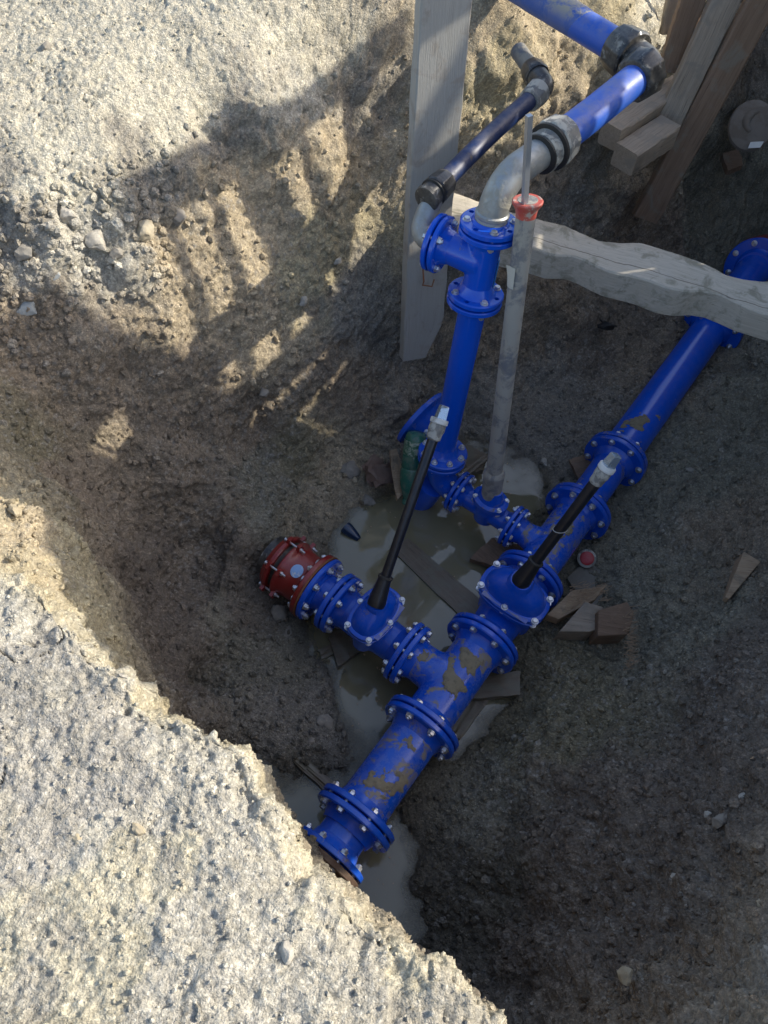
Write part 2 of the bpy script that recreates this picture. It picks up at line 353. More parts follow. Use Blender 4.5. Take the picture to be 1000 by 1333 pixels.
def lipdist(x, y):
    "signed distance to the near edge, positive on the pit side"
    x = x.ravel(); y = y.ravel(); best = np.full(len(x), 1e9); sg = np.ones(len(x))
    for a, b in zip(LP[:-1], LP[1:]):
        e = b-a; t = np.clip(((x-a[0])*e[0]+(y-a[1])*e[1])/(e@e), 0, 1)
        dx = x-a[0]-t*e[0]; dy = y-a[1]-t*e[1]; d = dx*dx+dy*dy; cr = e[0]*dy-e[1]*dx
        m = d < best-1e-12; best = np.where(m, d, best); sg = np.where(m, np.sign(cr), sg)
    return np.sqrt(best)*sg
def hbase(x, y):
    x = np.asarray(x, float); y = np.asarray(y, float); hp = hpit(x, y); d = lipdist(x, y).reshape(x.shape)
    wq = sstep(-.012, .13, d)
    far = np.maximum(np.maximum(-2.1-x, x-2.9), np.maximum(y-5.0, -1.2-y))
    hp = hp*(1-sstep(0, .5, far))
    z0 = .0-.035*sstep(.25, 0, -d)*0
    fg = .012*np.sin(x*5+1)*np.cos(y*4)+.0-.02*sstep(-.12, 0, d)
    # left part of the edge falls away gently, the rest is a sharp lip
    return fg*(1-wq)+np.where(d > .5, hp, np.minimum(hp, .06))*wq
def ground_at(px, py):
    "soil point seen along a surveyed direction"
    d = ray(px, py); t = np.linspace(.8, 6.5, 700); q = CAM[None]+d[None]*t[:, None]
    hz = hbase(q[:, 0], q[:, 1]); k = np.argmax(q[:, 2] < hz); return Vector(q[k])

def build_terrain():
    # regular survey grid of the base shape
    gx = np.arange(-2.6, 3.3, .0125); gy = np.arange(-1.2, 5.4, .0125)
    GX, GY = np.meshgrid(gx, gy); GH = hbase(GX, GY); GW = sstep(-.012, .13, lipdist(GX, GY).reshape(GX.shape))
    def samp(G, x, y):
        fx = np.clip((x-gx[0])/.0125, 0, len(gx)-1.001); fy = np.clip((y-gy[0])/.0125, 0, len(gy)-1.001)
        i = fx.astype(int); j = fy.astype(int); a = fx-i; b = fy-j
        return (G[j, i]*(1-a)+G[j, i+1]*a)*(1-b)+(G[j+1, i]*(1-a)+G[j+1, i+1]*a)*b
    ys = [-.9+.007*i for i in range(65)]
    while ys[-1] < 4.9:
        y = ys[-1]; ys.append(y+(.0036 if y < .9 else .0036+(min(y, 2.6)-.9)*.0018+max(0, y-2.6)*.0035))
    ys = np.array(ys); NX = 800; xd = np.linspace(-1.9, 2.35, 560)
    X, Y = np.meshgrid(xd, ys); Hd = samp(GH, X, Y); dh = np.gradient(Hd, xd[1]-xd[0], axis=1)
    q = np.stack([X, Y, Hd], -1)-CAM; dp = q@FW; px = 500+1000*(q@RT)/dp; py = 666.5+1000*(q@DN)/dp
    vis = ((px > -60) & (px < 1060) & (dp > .2) & (py < 1430) & (py > -900)).astype(float)*.9+.1
    mon = np.sqrt(1+np.minimum(np.abs(dh), 5)**2)*vis
    ker = np.hanning(31); ker /= ker.sum()
    mon = np.apply_along_axis(lambda v: np.convolve(np.pad(v, 15, 'edge'), ker, 'valid'), 0, mon)
    mon = np.apply_along_axis(lambda v: np.convolve(np.pad(v, 15, 'edge'), ker, 'valid'), 1, mon)
    cum = np.concatenate([np.zeros((len(ys), 1)), np.cumsum((mon[:, 1:]+mon[:, :-1])/2, 1)], 1); cum /= cum[:, -1:]
    mon = np.where(ys[:, None] < -.4, mon, mon)
    tt = np.linspace(0, 1, NX); XX = np.stack([np.interp(tt, cum[j], xd) for j in range(len(ys))])
    pre = np.array([-40, -20, -10, -6, -4, -3, -2.4, -2.15, -2.0]); post = np.array([2.5, 2.7, 3.0, 3.5, 4.5, 6, 10, 20, 40])
    XX = np.hstack([np.tile(pre, (len(ys), 1)), XX, np.tile(post, (len(ys), 1))])
    yl = np.array([-40, -20, -10, -5, -3, -2, -1.4, -1.1]); yh = np.array([5.0, 5.2, 5.5, 6, 7, 9, 13, 20, 40])
    XX = np.vstack([np.tile(XX[0], (len(yl), 1)), XX, np.tile(XX[-1], (len(yh), 1))]); YY1 = np.concatenate([yl, ys, yh])
    YY = np.repeat(YY1[:, None], XX.shape[1], 1)
    nr, nc = XX.shape; x = XX.ravel(); y = YY.ravel()
    GDx = np.gradient(GH, .0125, axis=1); GDy = np.gradient(GH, .0125, axis=0)
    z = samp(GH, x, y); wq = samp(GW, x, y)
    sx = samp(GDx, x, y); sy = samp(GDy, x, y); nrm = np.stack([-sx, -sy, np.ones(len(x))], 1); nrm /= np.linalg.norm(nrm, axis=1)[:, None]
    p = np.stack([x, y, z], 1)
    core = ((x > -2.1) & (x < 2.45) & (y > -1.0) & (y < 5.1))
    pc = p[core]; w = wq[core]; zc = z[core]
    slope = sstep(.25, 1.0, np.hypot(sx, sy)[core])
    floor = sstep(-1.20, -1.31, zc)*w; low = sstep(-1.31, -1.36, zc)*w
    pale = np.clip((1-w)+sstep(-.14, -.02, zc)*w, 0, 1)
    # large undulation
    lw = 1-.55*sstep(.1, -.15, pc[:, 0])*sstep(-1.0, -.7, zc)
    d = fbm(pc, 3.1, 3, .5, 1)*(.045*lw*(1-floor)*(1-pale)+.006*floor+.010*pale)
    d += fbm(pc*np.array([1, 1, .7]), 11, 4, .55, 21)*(.020*lw*(1-floor)*(1-.72*pale)+.005*floor)
    # scraped ledges on the cut faces
    lay = fbm(pc*np.array([.6, .6, 2.2]), 7, 3, .5, 50); d += slope*(1-pale)*np.abs(lay)*-.004
    patch = sstep(-.25, .35, fbm(pc, 6, 3, .5, 33)); patch2 = sstep(-.1, .4, fbm(pc, 9, 3, .5, 77))
    wob = pc+.012*np.stack([vnoise(pc, 30, 5), vnoise(pc, 30, 6), vnoise(pc, 30, 7)], 1)
    w1, id1 = worley(wob, 20, 3); w2, id2 = worley(wob, 48, 9); w3, id3 = worley(pc, 105, 15)
    damp = 1-.75*low
    rz = sstep(-.42, -.30, zc)*sstep(.02, -.05, zc)*sstep(.0, -.35, pc[:, 0])*w*sstep(1.2, 1.4, pc[:, 1])
    wl = sstep(.15, -.2, pc[:, 0])*slope*(1-rz)*(1-floor)*w
    wc = pc+.03*np.stack([vnoise(pc, 12, 25), vnoise(pc, 12, 26), vnoise(pc, 12, 27)], 1)
    w5, id5 = worley(wc, 11, 81); d += (.5-w5)*(.032*rz*(.4+id5)+.009*wl*(.3+id5))
    d += (.55-w1)*.022*lw*patch*(1-.55*floor)*(1-low)*(1-.75*pale)*(.3+id1)
    rs = sstep(.55, .8, pc[:, 0])*(1-pale); w4, id4 = worley(wob+.01*np.stack([vnoise(pc, 60, 15), vnoise(pc, 60, 16), vnoise(pc, 60, 17)], 1), 31, 44); d += rs*(.5-w4)*.016*id4*sstep(-.3, .4, fbm(pc, 4, 3, .5, 47))
    d += (.5-w2)*.0140*(.35+.65*patch2)*damp*(.2+1.1*id2)*(1-.7*pale)
    d += floor*fbm(pc, 6, 4, .6, 310)*.011
    d += (.5-w3)*.0052*damp*(.3+id3)*(1-pale*(.15+.75*sstep(.4, -.2, fbm(pc, 8, 3, .5, 66))))
    d += pale*fbm(pc, 13, 4, .6, 68)*.004+pale*fbm(pc, 90, 3, .65, 69)*.0022
    d += fbm(pc, 55, 3, .6, 61)*.0036*damp
    rid = 1-np.abs(fbm(wob, 30, 4, .6, 65)); d += (rid-.75)*.010*damp*(.4+.6*patch)*(1-.6*pale)*(1-.5*floor)
    # cracks in the crusted ground near the edge
    cr = np.abs(fbm(pc, 7.5, 3, .55, 91)); d -= pale*.014*sstep(.035, 0, cr)*sstep(-.2, .3, fbm(pc, 2.5, 2, .5, 93))
    lp = lipdist(pc[:, 0], pc[:, 1]); edge = np.exp(-(lp/.07)**2)
    d += edge*fbm(pc, 17, 4, .6, 120)*.018
    # under the reach of standing water the mud is levelled off
    p[core] += nrm[core]*d[:, None]
    # smear edge sideways for an irregular outline
    # soil colours by surveyed spot; tan also paints the wall's sunlit fingers lighter
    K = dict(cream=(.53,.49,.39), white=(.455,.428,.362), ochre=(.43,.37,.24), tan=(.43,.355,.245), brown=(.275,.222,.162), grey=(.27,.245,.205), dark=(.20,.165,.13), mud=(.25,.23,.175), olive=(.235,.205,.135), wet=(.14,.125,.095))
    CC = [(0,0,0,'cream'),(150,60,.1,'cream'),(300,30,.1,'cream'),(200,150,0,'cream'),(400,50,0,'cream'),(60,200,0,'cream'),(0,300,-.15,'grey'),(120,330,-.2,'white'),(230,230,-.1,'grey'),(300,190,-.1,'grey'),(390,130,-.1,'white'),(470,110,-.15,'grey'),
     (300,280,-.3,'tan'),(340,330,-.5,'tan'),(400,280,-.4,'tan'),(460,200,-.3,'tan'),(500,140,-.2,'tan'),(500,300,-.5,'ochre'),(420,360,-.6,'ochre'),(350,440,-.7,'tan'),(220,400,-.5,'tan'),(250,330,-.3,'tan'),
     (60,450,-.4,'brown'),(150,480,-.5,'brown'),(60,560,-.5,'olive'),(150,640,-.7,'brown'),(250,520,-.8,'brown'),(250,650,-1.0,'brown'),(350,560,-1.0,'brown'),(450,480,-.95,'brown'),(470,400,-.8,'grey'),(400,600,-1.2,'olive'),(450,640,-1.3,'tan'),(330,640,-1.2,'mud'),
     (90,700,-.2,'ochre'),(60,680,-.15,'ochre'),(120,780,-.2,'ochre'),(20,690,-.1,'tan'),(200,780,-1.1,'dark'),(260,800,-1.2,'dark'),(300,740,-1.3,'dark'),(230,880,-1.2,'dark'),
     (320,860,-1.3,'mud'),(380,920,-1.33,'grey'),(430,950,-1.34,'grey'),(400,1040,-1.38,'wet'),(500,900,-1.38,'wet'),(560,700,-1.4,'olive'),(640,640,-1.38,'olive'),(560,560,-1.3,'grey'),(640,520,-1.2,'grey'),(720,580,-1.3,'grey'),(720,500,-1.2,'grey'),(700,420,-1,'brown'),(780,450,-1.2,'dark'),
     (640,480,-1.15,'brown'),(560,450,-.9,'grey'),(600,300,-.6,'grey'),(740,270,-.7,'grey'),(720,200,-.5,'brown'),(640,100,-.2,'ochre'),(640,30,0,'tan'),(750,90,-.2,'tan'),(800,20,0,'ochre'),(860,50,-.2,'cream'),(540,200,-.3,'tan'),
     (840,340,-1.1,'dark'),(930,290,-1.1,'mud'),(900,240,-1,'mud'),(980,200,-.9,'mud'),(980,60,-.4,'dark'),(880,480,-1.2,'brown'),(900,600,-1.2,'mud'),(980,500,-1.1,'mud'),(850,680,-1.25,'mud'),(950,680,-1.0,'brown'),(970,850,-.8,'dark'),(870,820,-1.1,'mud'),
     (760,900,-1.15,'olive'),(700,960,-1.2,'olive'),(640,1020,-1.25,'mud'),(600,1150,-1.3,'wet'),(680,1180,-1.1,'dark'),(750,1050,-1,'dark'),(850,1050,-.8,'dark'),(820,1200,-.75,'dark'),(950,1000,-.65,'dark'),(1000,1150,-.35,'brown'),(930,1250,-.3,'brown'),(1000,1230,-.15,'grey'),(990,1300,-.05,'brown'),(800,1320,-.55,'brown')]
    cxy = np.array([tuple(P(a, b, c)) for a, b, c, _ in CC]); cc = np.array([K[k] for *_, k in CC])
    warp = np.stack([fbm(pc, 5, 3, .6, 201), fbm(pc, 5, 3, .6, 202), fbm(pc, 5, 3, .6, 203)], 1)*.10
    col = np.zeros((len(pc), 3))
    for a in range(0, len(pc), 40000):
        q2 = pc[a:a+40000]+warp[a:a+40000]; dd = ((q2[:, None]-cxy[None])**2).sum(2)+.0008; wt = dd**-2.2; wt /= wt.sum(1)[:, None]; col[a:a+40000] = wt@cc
    fgc = np.array(K['white'])*(1+.07*fbm(pc, 5, 3, .5, 301))[:, None]
    yel = sstep(.12, .42, fbm(pc, 6, 4, .55, 305))[:, None]; fgc = fgc*(1-.55*yel)+np.array((.52,.47,.33))*.55*yel
    gr = sstep(.15, .5, fbm(pc, 3.5, 4, .6, 309))[:, None]; fgc = fgc*(1-.62*gr)+np.array((.34,.32,.285))*.62*gr
    ff = sstep(.02, -.015, lp+.02*fbm(pc, 12, 3, .6, 311))[:, None]; near = (pc[:, 1] < 1.15)[:, None]
    ff = ff*near; col = col*(1-ff)+fgc*ff
    band = (np.exp(-(lp/.03)**2)*(pc[:, 1] < 1.1))[:, None]; col = col*(1-.5*band)+np.array((.52,.47,.35))*.5*band
    col *= (1+.10*fbm(pc, 22, 4, .6, 400))[:, None]
    col *= (1+.30*(id2-.5)*.6*(1-.6*pale)+.22*(id3-.5)*(1-.6*pale))[:, None]
    # pale gravel grains embedded in brown soil
    gmask = (id3 > .90)[:, None]*(1-pale)[:, None]*sstep(-.2, .3, fbm(pc, 4, 2, .5, 410))[:, None]; col = col*(1-.5*gmask)+np.array((.36,.34,.30))*.5*gmask
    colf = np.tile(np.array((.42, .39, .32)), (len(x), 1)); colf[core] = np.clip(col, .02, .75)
    wet = np.zeros(len(x)); wet[core] = np.clip(sstep(-1.24, -1.345, p[core][:, 2])*w+.25*sstep(-.6, -1.1, zc)*w, 0, 1)
    colf *= (1-.22*wet)[:, None]; mar = np.exp(-((p[:, 2]-WATER)/.010)**2)*(p[:, 2] > WATER-.02); colf *= (1-.35*mar)[:, None]; wet = np.maximum(wet, mar)
    me = bpy.data.meshes.new('ground'); nv = nr*nc
    me.vertices.add(nv); me.vertices.foreach_set('co', p.astype('f').ravel())
    j, i = np.meshgrid(np.arange(nr-1), np.arange(nc-1), indexing='ij'); a = (j*nc+i).ravel()
    F = np.stack([a, a+1, a+nc+1, a+nc], 1).astype('i'); nf = len(F)
    me.loops.add(nf*4); me.loops.foreach_set('vertex_index', F.ravel()); me.polygons.add(nf)
    me.polygons.foreach_set('loop_start', np.arange(0, nf*4, 4, dtype='i')); me.polygons.foreach_set('loop_total', np.full(nf, 4, 'i'))
    me.polygons.foreach_set('use_smooth', np.ones(nf, bool)); me.update()
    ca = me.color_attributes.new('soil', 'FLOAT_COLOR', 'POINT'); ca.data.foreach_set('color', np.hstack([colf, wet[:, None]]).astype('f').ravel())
    o = bpy.data.objects.new('ground', me); COL.objects.link(o); o['kind'] = 'structure'
    return o, p, colf, wet, (XX, YY1, nr, nc), core

def soil_mat():
    m, nt, b = mat('soil'); p, nm = pos(nt)
    at = nt.nodes.new('ShaderNodeVertexColor'); at.layer_name = 'soil'
    n1 = noise(nt, p, 120, 5, .7); n2 = noise(nt, p, 34, 5, .65); vo = N(nt, 'ShaderNodeTexVoronoi', i_Scale=210.); L(nt, p, vo.inputs['Vector'])
    sp = nt.nodes.new('ShaderNodeSeparateColor'); L(nt, vo.outputs['Color'], sp.inputs[0])
    c = mix(nt, 1.0, at.outputs[0], ramp(nt, n1, [(.3, .58), (.7, 1.36)]), 'MULTIPLY')
    c = mix(nt, 1.0, c, ramp(nt, n2, [(.3, (.84, .86, .9)), (.7, (1.14, 1.12, 1.06))]), 'MULTIPLY')
    c = mix(nt, 1.0, c, ramp(nt, sp.outputs[0], [(0, .84), (.85, 1.05), (.93, 1.3)]), 'MULTIPLY')
    L(nt, c, b.inputs['Base Color'])
    rg = ramp(nt, math_(nt, 'ADD', at.outputs[1], math_(nt, 'MULTIPLY', math_(nt, 'SUBTRACT', n2, .5), .5)), [(.45, .93), (1.1, .42)]); L(nt, rg, b.inputs['Roughness'])
    b.inputs['Specular IOR Level'].default_value = .3
    h = math_(nt, 'ADD', math_(nt, 'MULTIPLY', n1, .7), math_(nt, 'MULTIPLY', n2, 1.0)); h = math_(nt, 'SUBTRACT', h, math_(nt, 'MULTIPLY', vo.outputs['Distance'], .22))
    bump(nt, b, h, 1.0, .010); return m
SOIL = soil_mat()
ground, GP, GC, GWET, GRID, CORE = build_terrain(); ground.data.materials.append(SOIL)

# loose clods, pebbles and crumbs lying on the soil: nobody could count them
def scatter(name, n, szlo, szhi, sub, sel, seed, colmul=1, pw=2.5):
    r = np.random.default_rng(seed); q = GP-CAM; dp = q@FW; px = 500+1000*(q@RT)/dp; py = 666.5+1000*(q@DN)/dp
    ok = np.where(CORE & (dp > .3) & (px > -40) & (px < 1040) & (py > -60) & (py < 1390) & sel(GP, px, py) & (GP[:, 2] > WATER+.002))[0]
    ok = r.choice(ok, n)
    bm = bmesh.new(); bmesh.ops.create_icosphere(bm, subdivisions=sub, radius=1); bv = np.array([v.co[:] for v in bm.verts]); bf = np.array([[v.index for v in f.verts] for f in bm.faces]); bm.free()
    nb = len(bv); s = szlo+(szhi-szlo)*r.random(n)**pw
    an = r.random((n, 3))*2*np.pi
    ca, sa = np.cos(an), np.sin(an); Rm = np.zeros((n, 3, 3))
    Rx = np.zeros((n, 3, 3)); Rx[:, 0, 0] = 1; Rx[:, 1, 1] = ca[:, 0]; Rx[:, 1, 2] = -sa[:, 0]; Rx[:, 2, 1] = sa[:, 0]; Rx[:, 2, 2] = ca[:, 0]
    Rz = np.zeros((n, 3, 3)); Rz[:, 2, 2] = 1; Rz[:, 0, 0] = ca[:, 1]; Rz[:, 0, 1] = -sa[:, 1]; Rz[:, 1, 0] = sa[:, 1]; Rz[:, 1, 1] = ca[:, 1]
    Rm = Rz@Rx; v = bv[None]*(1+r.uniform(-.28, .28, (n, nb, 1))); v = v*r.uniform(.6, 1.15, (n, 1, 3)); v = np.einsum('nij,nbj->nbi', Rm, v)*s[:, None, None]
    v = v+GP[ok][:, None]+np.array([0, 0, .35])*s[:, None, None]+r.uniform(-.002, .002, (n, 1, 3))
    F = (bf[None]+(np.arange(n)*nb)[:, None, None]).reshape(-1, 3)
    me = bpy.data.meshes.new(name); me.from_pydata(v.reshape(-1, 3).tolist(), [], F.tolist())
    c = GC[ok]*colmul*r.uniform(.78, 1.25, (n, 1)); c = np.repeat(c[:, None], nb, 1).reshape(-1, 3); wv = np.repeat(GWET[ok], nb)[:, None]*.7
    at = me.color_attributes.new('soil', 'FLOAT_COLOR', 'POINT'); at.data.foreach_set('color', np.hstack([np.clip(c, .02, .8), wv]).astype('f').ravel())
    me.materials.append(SOIL); o = bpy.data.objects.new(name, me); COL.objects.link(o); o['kind'] = 'stuff'
    tag(o, {'soil_clods': 'loose crumbled clods of soil lying over the pit slopes', 'gravel': 'small pale gravel and grit over the floor and back slope', 'rubble': 'dusty grey rubble crumbling out of the top of the left wall'}.get(name, 'fine crumbs of dry pale earth on the ground near the pit edge'), {'soil_clods': 'clods', 'gravel': 'gravel', 'rubble': 'rubble'}.get(name, 'crumbs'))
    return o
def rubble_sel(g, px, py):
    return (g[:, 0] < -.25) & (g[:, 2] > -.38) & (g[:, 2] < -.04) & (g[:, 1] > 1.3) & (px < 225)
def inpit(g, px, py): return (lipdist(g[:, 0], g[:, 1]) > .05)
scatter('soil_clods', 12000, .0022, .017, 2 if False else 1, lambda g, px, py: inpit(g, px, py) & (g[:, 2] < -.03), 5, 1.02, 3.2)
scatter('gravel', 15000, .0022, .0065, 0+1-1+0 or 1, lambda g, px, py: inpit(g, px, py) & (g[:, 2] < -.5) & (((px > 480) & (py > 330) & (py < 760)) | (px > 700) | (py > 850)), 6, 1.15, 2)
scatter('dry_crumbs', 2600, .0015, .0065, 1, lambda g, px, py: (~inpit(g, px, py)) | (g[:, 2] > -.08), 8, 1.05, 3)

scatter('rubble', 420, .004, .019, 2, rubble_sel, 12, 1.12, 1.6)

# ------------------------------------------------------------------ water
def water():
    m, nt, b = mat('muddy_water'); p, nm = pos(nt)
    n = noise(nt, p, 3.5, 3, .5, .6); c = mix(nt, n, (.17, .15, .082), (.215, .195, .125))
    L(nt, c, b.inputs['Base Color']); b.inputs['IOR'].default_value = 1.33
    b.inputs['Specular IOR Level'].default_value = 1.0; b.inputs['Coat Weight'].default_value = 1.0; b.inputs['Coat IOR'].default_value = 1.42; b.inputs['Coat Roughness'].default_value = .02
    vo = N(nt, 'ShaderNodeTexVoronoi', i_Scale=5.5); L(nt, p, vo.inputs['Vector'])
    L(nt, ramp(nt, noise(nt, p, 7, 4, .6, .8), [(.50, .025), (.58, .16)]), b.inputs['Roughness'])
    bump(nt, b, noise(nt, p, 16, 2, .5), .12, .004)
    # the murky layer thins out towards the shore: its depth over the mud is stored on the sheet
    st = .012; x0, x1, y0, y1 = -.75, 1.35, -.15, 2.45; nx = int((x1-x0)/st)+1; ny = int((y1-y0)/st)+1
    ix = np.round((GP[:, 0]-x0)/st).astype(int); iy = np.round((GP[:, 1]-y0)/st).astype(int); ok = (ix >= 0) & (ix < nx) & (iy >= 0) & (iy < ny) & CORE
    sm = np.bincount(iy[ok]*nx+ix[ok], GP[ok, 2], nx*ny); ct = np.bincount(iy[ok]*nx+ix[ok], minlength=nx*ny)
    zz = np.where(ct > 0, sm/np.maximum(ct, 1), -1.3).reshape(ny, nx); dp = WATER-zz
    keep = dp > -.03; X, Y = np.meshgrid(x0+st*np.arange(nx), y0+st*np.arange(ny))
    V = np.stack([X.ravel(), Y.ravel(), np.full(nx*ny, WATER)], 1)
    F = [(j*nx+i, j*nx+i+1, (j+1)*nx+i+1, (j+1)*nx+i) for j in range(ny-1) for i in range(nx-1) if keep[j:j+2, i:i+2].any()]
    me = bpy.data.meshes.new('water'); me.from_pydata(V.tolist(), [], F); at = me.attributes.new('depth', 'FLOAT', 'POINT'); at.data.foreach_set('value', dp.astype('f').ravel())
    an = nt.nodes.new('ShaderNodeAttribute'); an.attribute_name = 'depth'
    L(nt, ramp(nt, math_(nt, 'ADD', an.outputs['Fac'], math_(nt, 'MULTIPLY', math_(nt, 'SUBTRACT', noise(nt, p, 40, 4), .5), .006)), [(.0, .25), (.022, .97)]), b.inputs['Alpha'])
    me.materials.append(m); o = bpy.data.objects.new('water', me); COL.objects.link(o); o['kind'] = 'structure'; return o
water()

# ------------------------------------------------------------------ pipework
ZP = -1.2
U = (P(930, 420, ZP)-P(425, 1117, ZP)).normalized()          # run of the main pipe
VB = Vector((-U.y, U.x, 0))                                     # branch side
UP = Vector((0, 0, 1))
A0 = P(425, 1117, ZP)
def on_main(px, py): q = P(px, py, ZP); return A0+U*((q-A0).dot(U))
J = {k: on_main(*v) for k, v in dict(F0=(425,1117), F1=(466,1067), F2=(548,946), F3=(630,839), F4=(691,757), F5=(757,668), F6=(805,600), F7=(925,426)).items()}
FT = .021; GAP = .0035
def flange_mb(C, d, R, r, t=FT, hub=.03, raised=True):
    "flange plate whose sealing face is at C; the pipe leaves along d"
    M = MB(); C = Vector(C)
    M.lathe(C, d, [(GAP-.002, r*.9), (GAP-.002, r+(R-r)*.42), (GAP, r+(R-r)*.44), (GAP, R-.003), (GAP+.003, R), (GAP+t-.004, R), (GAP+t, R-.004), (GAP+t, r+.016), (GAP+t+.008, r+.008), (GAP+t+hub, r+.0012), (GAP+t+hub+.004, r-.001)], 56)
    return M
_bolt = {}
def bolt_mesh(grip, s=1.0, long=.004):
    key = (round(grip, 4), s, long)
    if key in _bolt: return _bolt[key]
    M = MB(); g = grip/2; z = Vector((0, 0, 1))
    M.lathe((0, 0, -g-.012*s), z, [(0, .0105*s), (.002*s, .0125*s), (.0095*s, .0128*s), (.0095*s, .006*s)], 6)
    M.lathe((0, 0, -g-.0025*s), z, [(0, .0155*s), (.0025*s, .0155*s)], 16)
    M.lathe((0, 0, g), z, [(0, .0155*s), (.0025*s, .0155*s)], 16)
    M.lathe((0, 0, g+.0025*s), z, [(0, .0128*s), (.010*s, .0128*s), (.012*s, .0105*s)], 6)
    M.lathe((0, 0, -g), z, [(0, .0072*s), (2*g+.0145*s+long, .0072*s), (2*g+.0155*s+long, .0055*s)], 10)
    me = M.mesh('bolt', smooth=False); me.materials.append(ZINC); _bolt[key] = me; return me
def put_bolts(root, C, d, rb, n, ph, grip, s=1.0, flip=False, skip=()):
    C = Vector(C); d = Vector(d).normalized(); u = UP if abs(d.z) < .9 else Vector((1, 0, 0)); u = (u-d*u.dot(d)).normalized(); w = d.cross(u)
    me = bolt_mesh(grip, s)
    for k in range(n):
        if k in skip: continue
        a = 2*math.pi*(k+ph)/n; q = C+u*math.cos(a)*rb+w*math.sin(a)*rb
        o = bpy.data.objects.new('bolt', me); COL.objects.link(o); o.parent = root
        dd = -d if flip else d; rot = dd.to_track_quat('Z', 'Y').to_matrix() @ Matrix.Rotation(random.uniform(0, 1.04), 3, 'Z')
        jit = d*random.uniform(-.0015, .0015)
        o.matrix_local = Matrix.Translation(q+jit-root.location) @ rot.to_4x4()
def gasket(root, C, d, r):
    MB().lathe(Vector(C)-Vector(d)*(GAP-.0022), d, [(0, r), (2*(GAP-.0022), r)], 40).build('gasket', RUBBER, root)
def barrel(root, A, B, r, m, name='barrel', bulge=0):
    A = Vector(A); B = Vector(B); d = (B-A).normalized(); Ln = (B-A).length; e = GAP+.012
    MB().lathe(A+d*e, d, [(0, r)]+[((Ln-2*e)*t/12, r+bulge*math.sin(math.pi*t/12)) for t in range(1, 12)]+[(Ln-2*e, r)], 48).build(name, m, root)
def fl(root, C, d, R, r, m, **k): return flange_mb(C, d, R, r, **k).build('flange', m, root)
RM, RF, RB = .0885, .143, .119      # main pipe, flange and bolt circle radius
GRIP = 2*(FT+GAP)

# merged castings: tube bodies fused and softened, then baked
def fuse(mbs, name, m, root, voxel=.0045, smooth=6):
    M = MB()
    for q in mbs: M.add(q.v, q.f)
    o = M.build(name, m, root, smooth=True)
    rm = o.modifiers.new('r', 'REMESH'); rm.mode = 'VOXEL'; rm.voxel_size = voxel; rm.use_smooth_shade = True
    sm = o.modifiers.new('s', 'SMOOTH'); sm.iterations = smooth; sm.factor = .6
    dg = bpy.context.evaluated_depsgraph_get(); me = bpy.data.meshes.new_from_object(o.evaluated_get(dg)); o.modifiers.clear()
    me.name = name; o.data = me
    me.polygons.foreach_set('use_smooth', [True]*len(me.polygons)); return o

# 1 short taper piece at the near end
r1 = thing('pipe_reducer', (J['F0']+J['F1'])/2, 'short tapered blue pipe piece at the near end, just showing past the sunlit pit edge', 'pipe fitting')
Ln = (J['F1']-J['F0']).length
MB().lathe(J['F0']+U*.016, U, [(0, .083), (Ln*.2, .080), (Ln*.45, .079), (Ln*.7, .084), (Ln-.045, .092), (Ln-.035, .093)], 48).build('barrel', BLUE, r1)
fl(r1, J['F0'], U, .132, .082, BLUE); fl(r1, J['F1'], -U, RF, .09, BLUE)
put_bolts(r1, J['F1'], U, RB, 8, .5, GRIP); gasket(r1, J['F1'], U, .105)
put_bolts(r1, J['F0'], U, .109, 8, .5, GRIP)
rc = thing('end_flange', J['F0']-U*.06, 'rusty brown flange ring half hidden behind the sunlit pit edge below the blue pipe end', 'flange')
MB().lathe(J['F0']-U*.0035, -U, [(0, .09), (0, .130), (.003, .133), (.018, .133), (.021, .130), (.021, .1), (.03, .09), (.10, .088)], 48).build('ring', RUSTB, rc)
# 2 straight spool
r2 = thing('flanged_pipe', (J['F1']+J['F2'])/2, 'short straight blue flanged pipe with mud smears nearest the sunlit pit edge', 'pipe')
barrel(r2, J['F1'], J['F2'], RM, BLUEM); fl(r2, J['F1'], U, RF, RM, BLUE); fl(r2, J['F2'], -U, RF, RM, BLUE)
put_bolts(r2, J['F2'], U, RB, 8, .5, GRIP, flip=True); gasket(r2, J['F2'], U, .105)
# 3 tee to the left branch
TB = J['F2']+U*((P(590, 893, ZP)-J['F2']).dot(U))
def on_b(px, py): q = P(px, py, ZP); return TB+VB*((q-TB).dot(VB))
B1 = on_b(532, 848); B2 = on_b(446, 779); B3 = on_b(425, 764); B4 = on_b(372, 729)
RMb, RFb, RBb = .073, .122, .101
r3 = thing('pipe_tee', TB, 'big blue pipe tee with a large tan mud patch where the left branch joins', 'pipe fitting')
fuse([MB().lathe(J['F2']+U*.015, U, [(0, RM), ((J['F3']-J['F2']).length-.03, RM)], 48), MB().lathe(TB, VB, [(0, RMb+.012), (.07, RMb+.010), (.11, RMb+.003), ((B1-TB).length-.015, RMb)], 48)], 'body', BLUEM, r3, smooth=10)
fl(r3, J['F2'], U, RF, RM, BLUE); fl(r3, J['F3'], -U, RF, RM, BLUE); fl(r3, B1, -VB, RFb, RMb, BLUE)
put_bolts(r3, J['F3'], U, RB, 8, .5, GRIP); gasket(r3, J['F3'], U, .105)
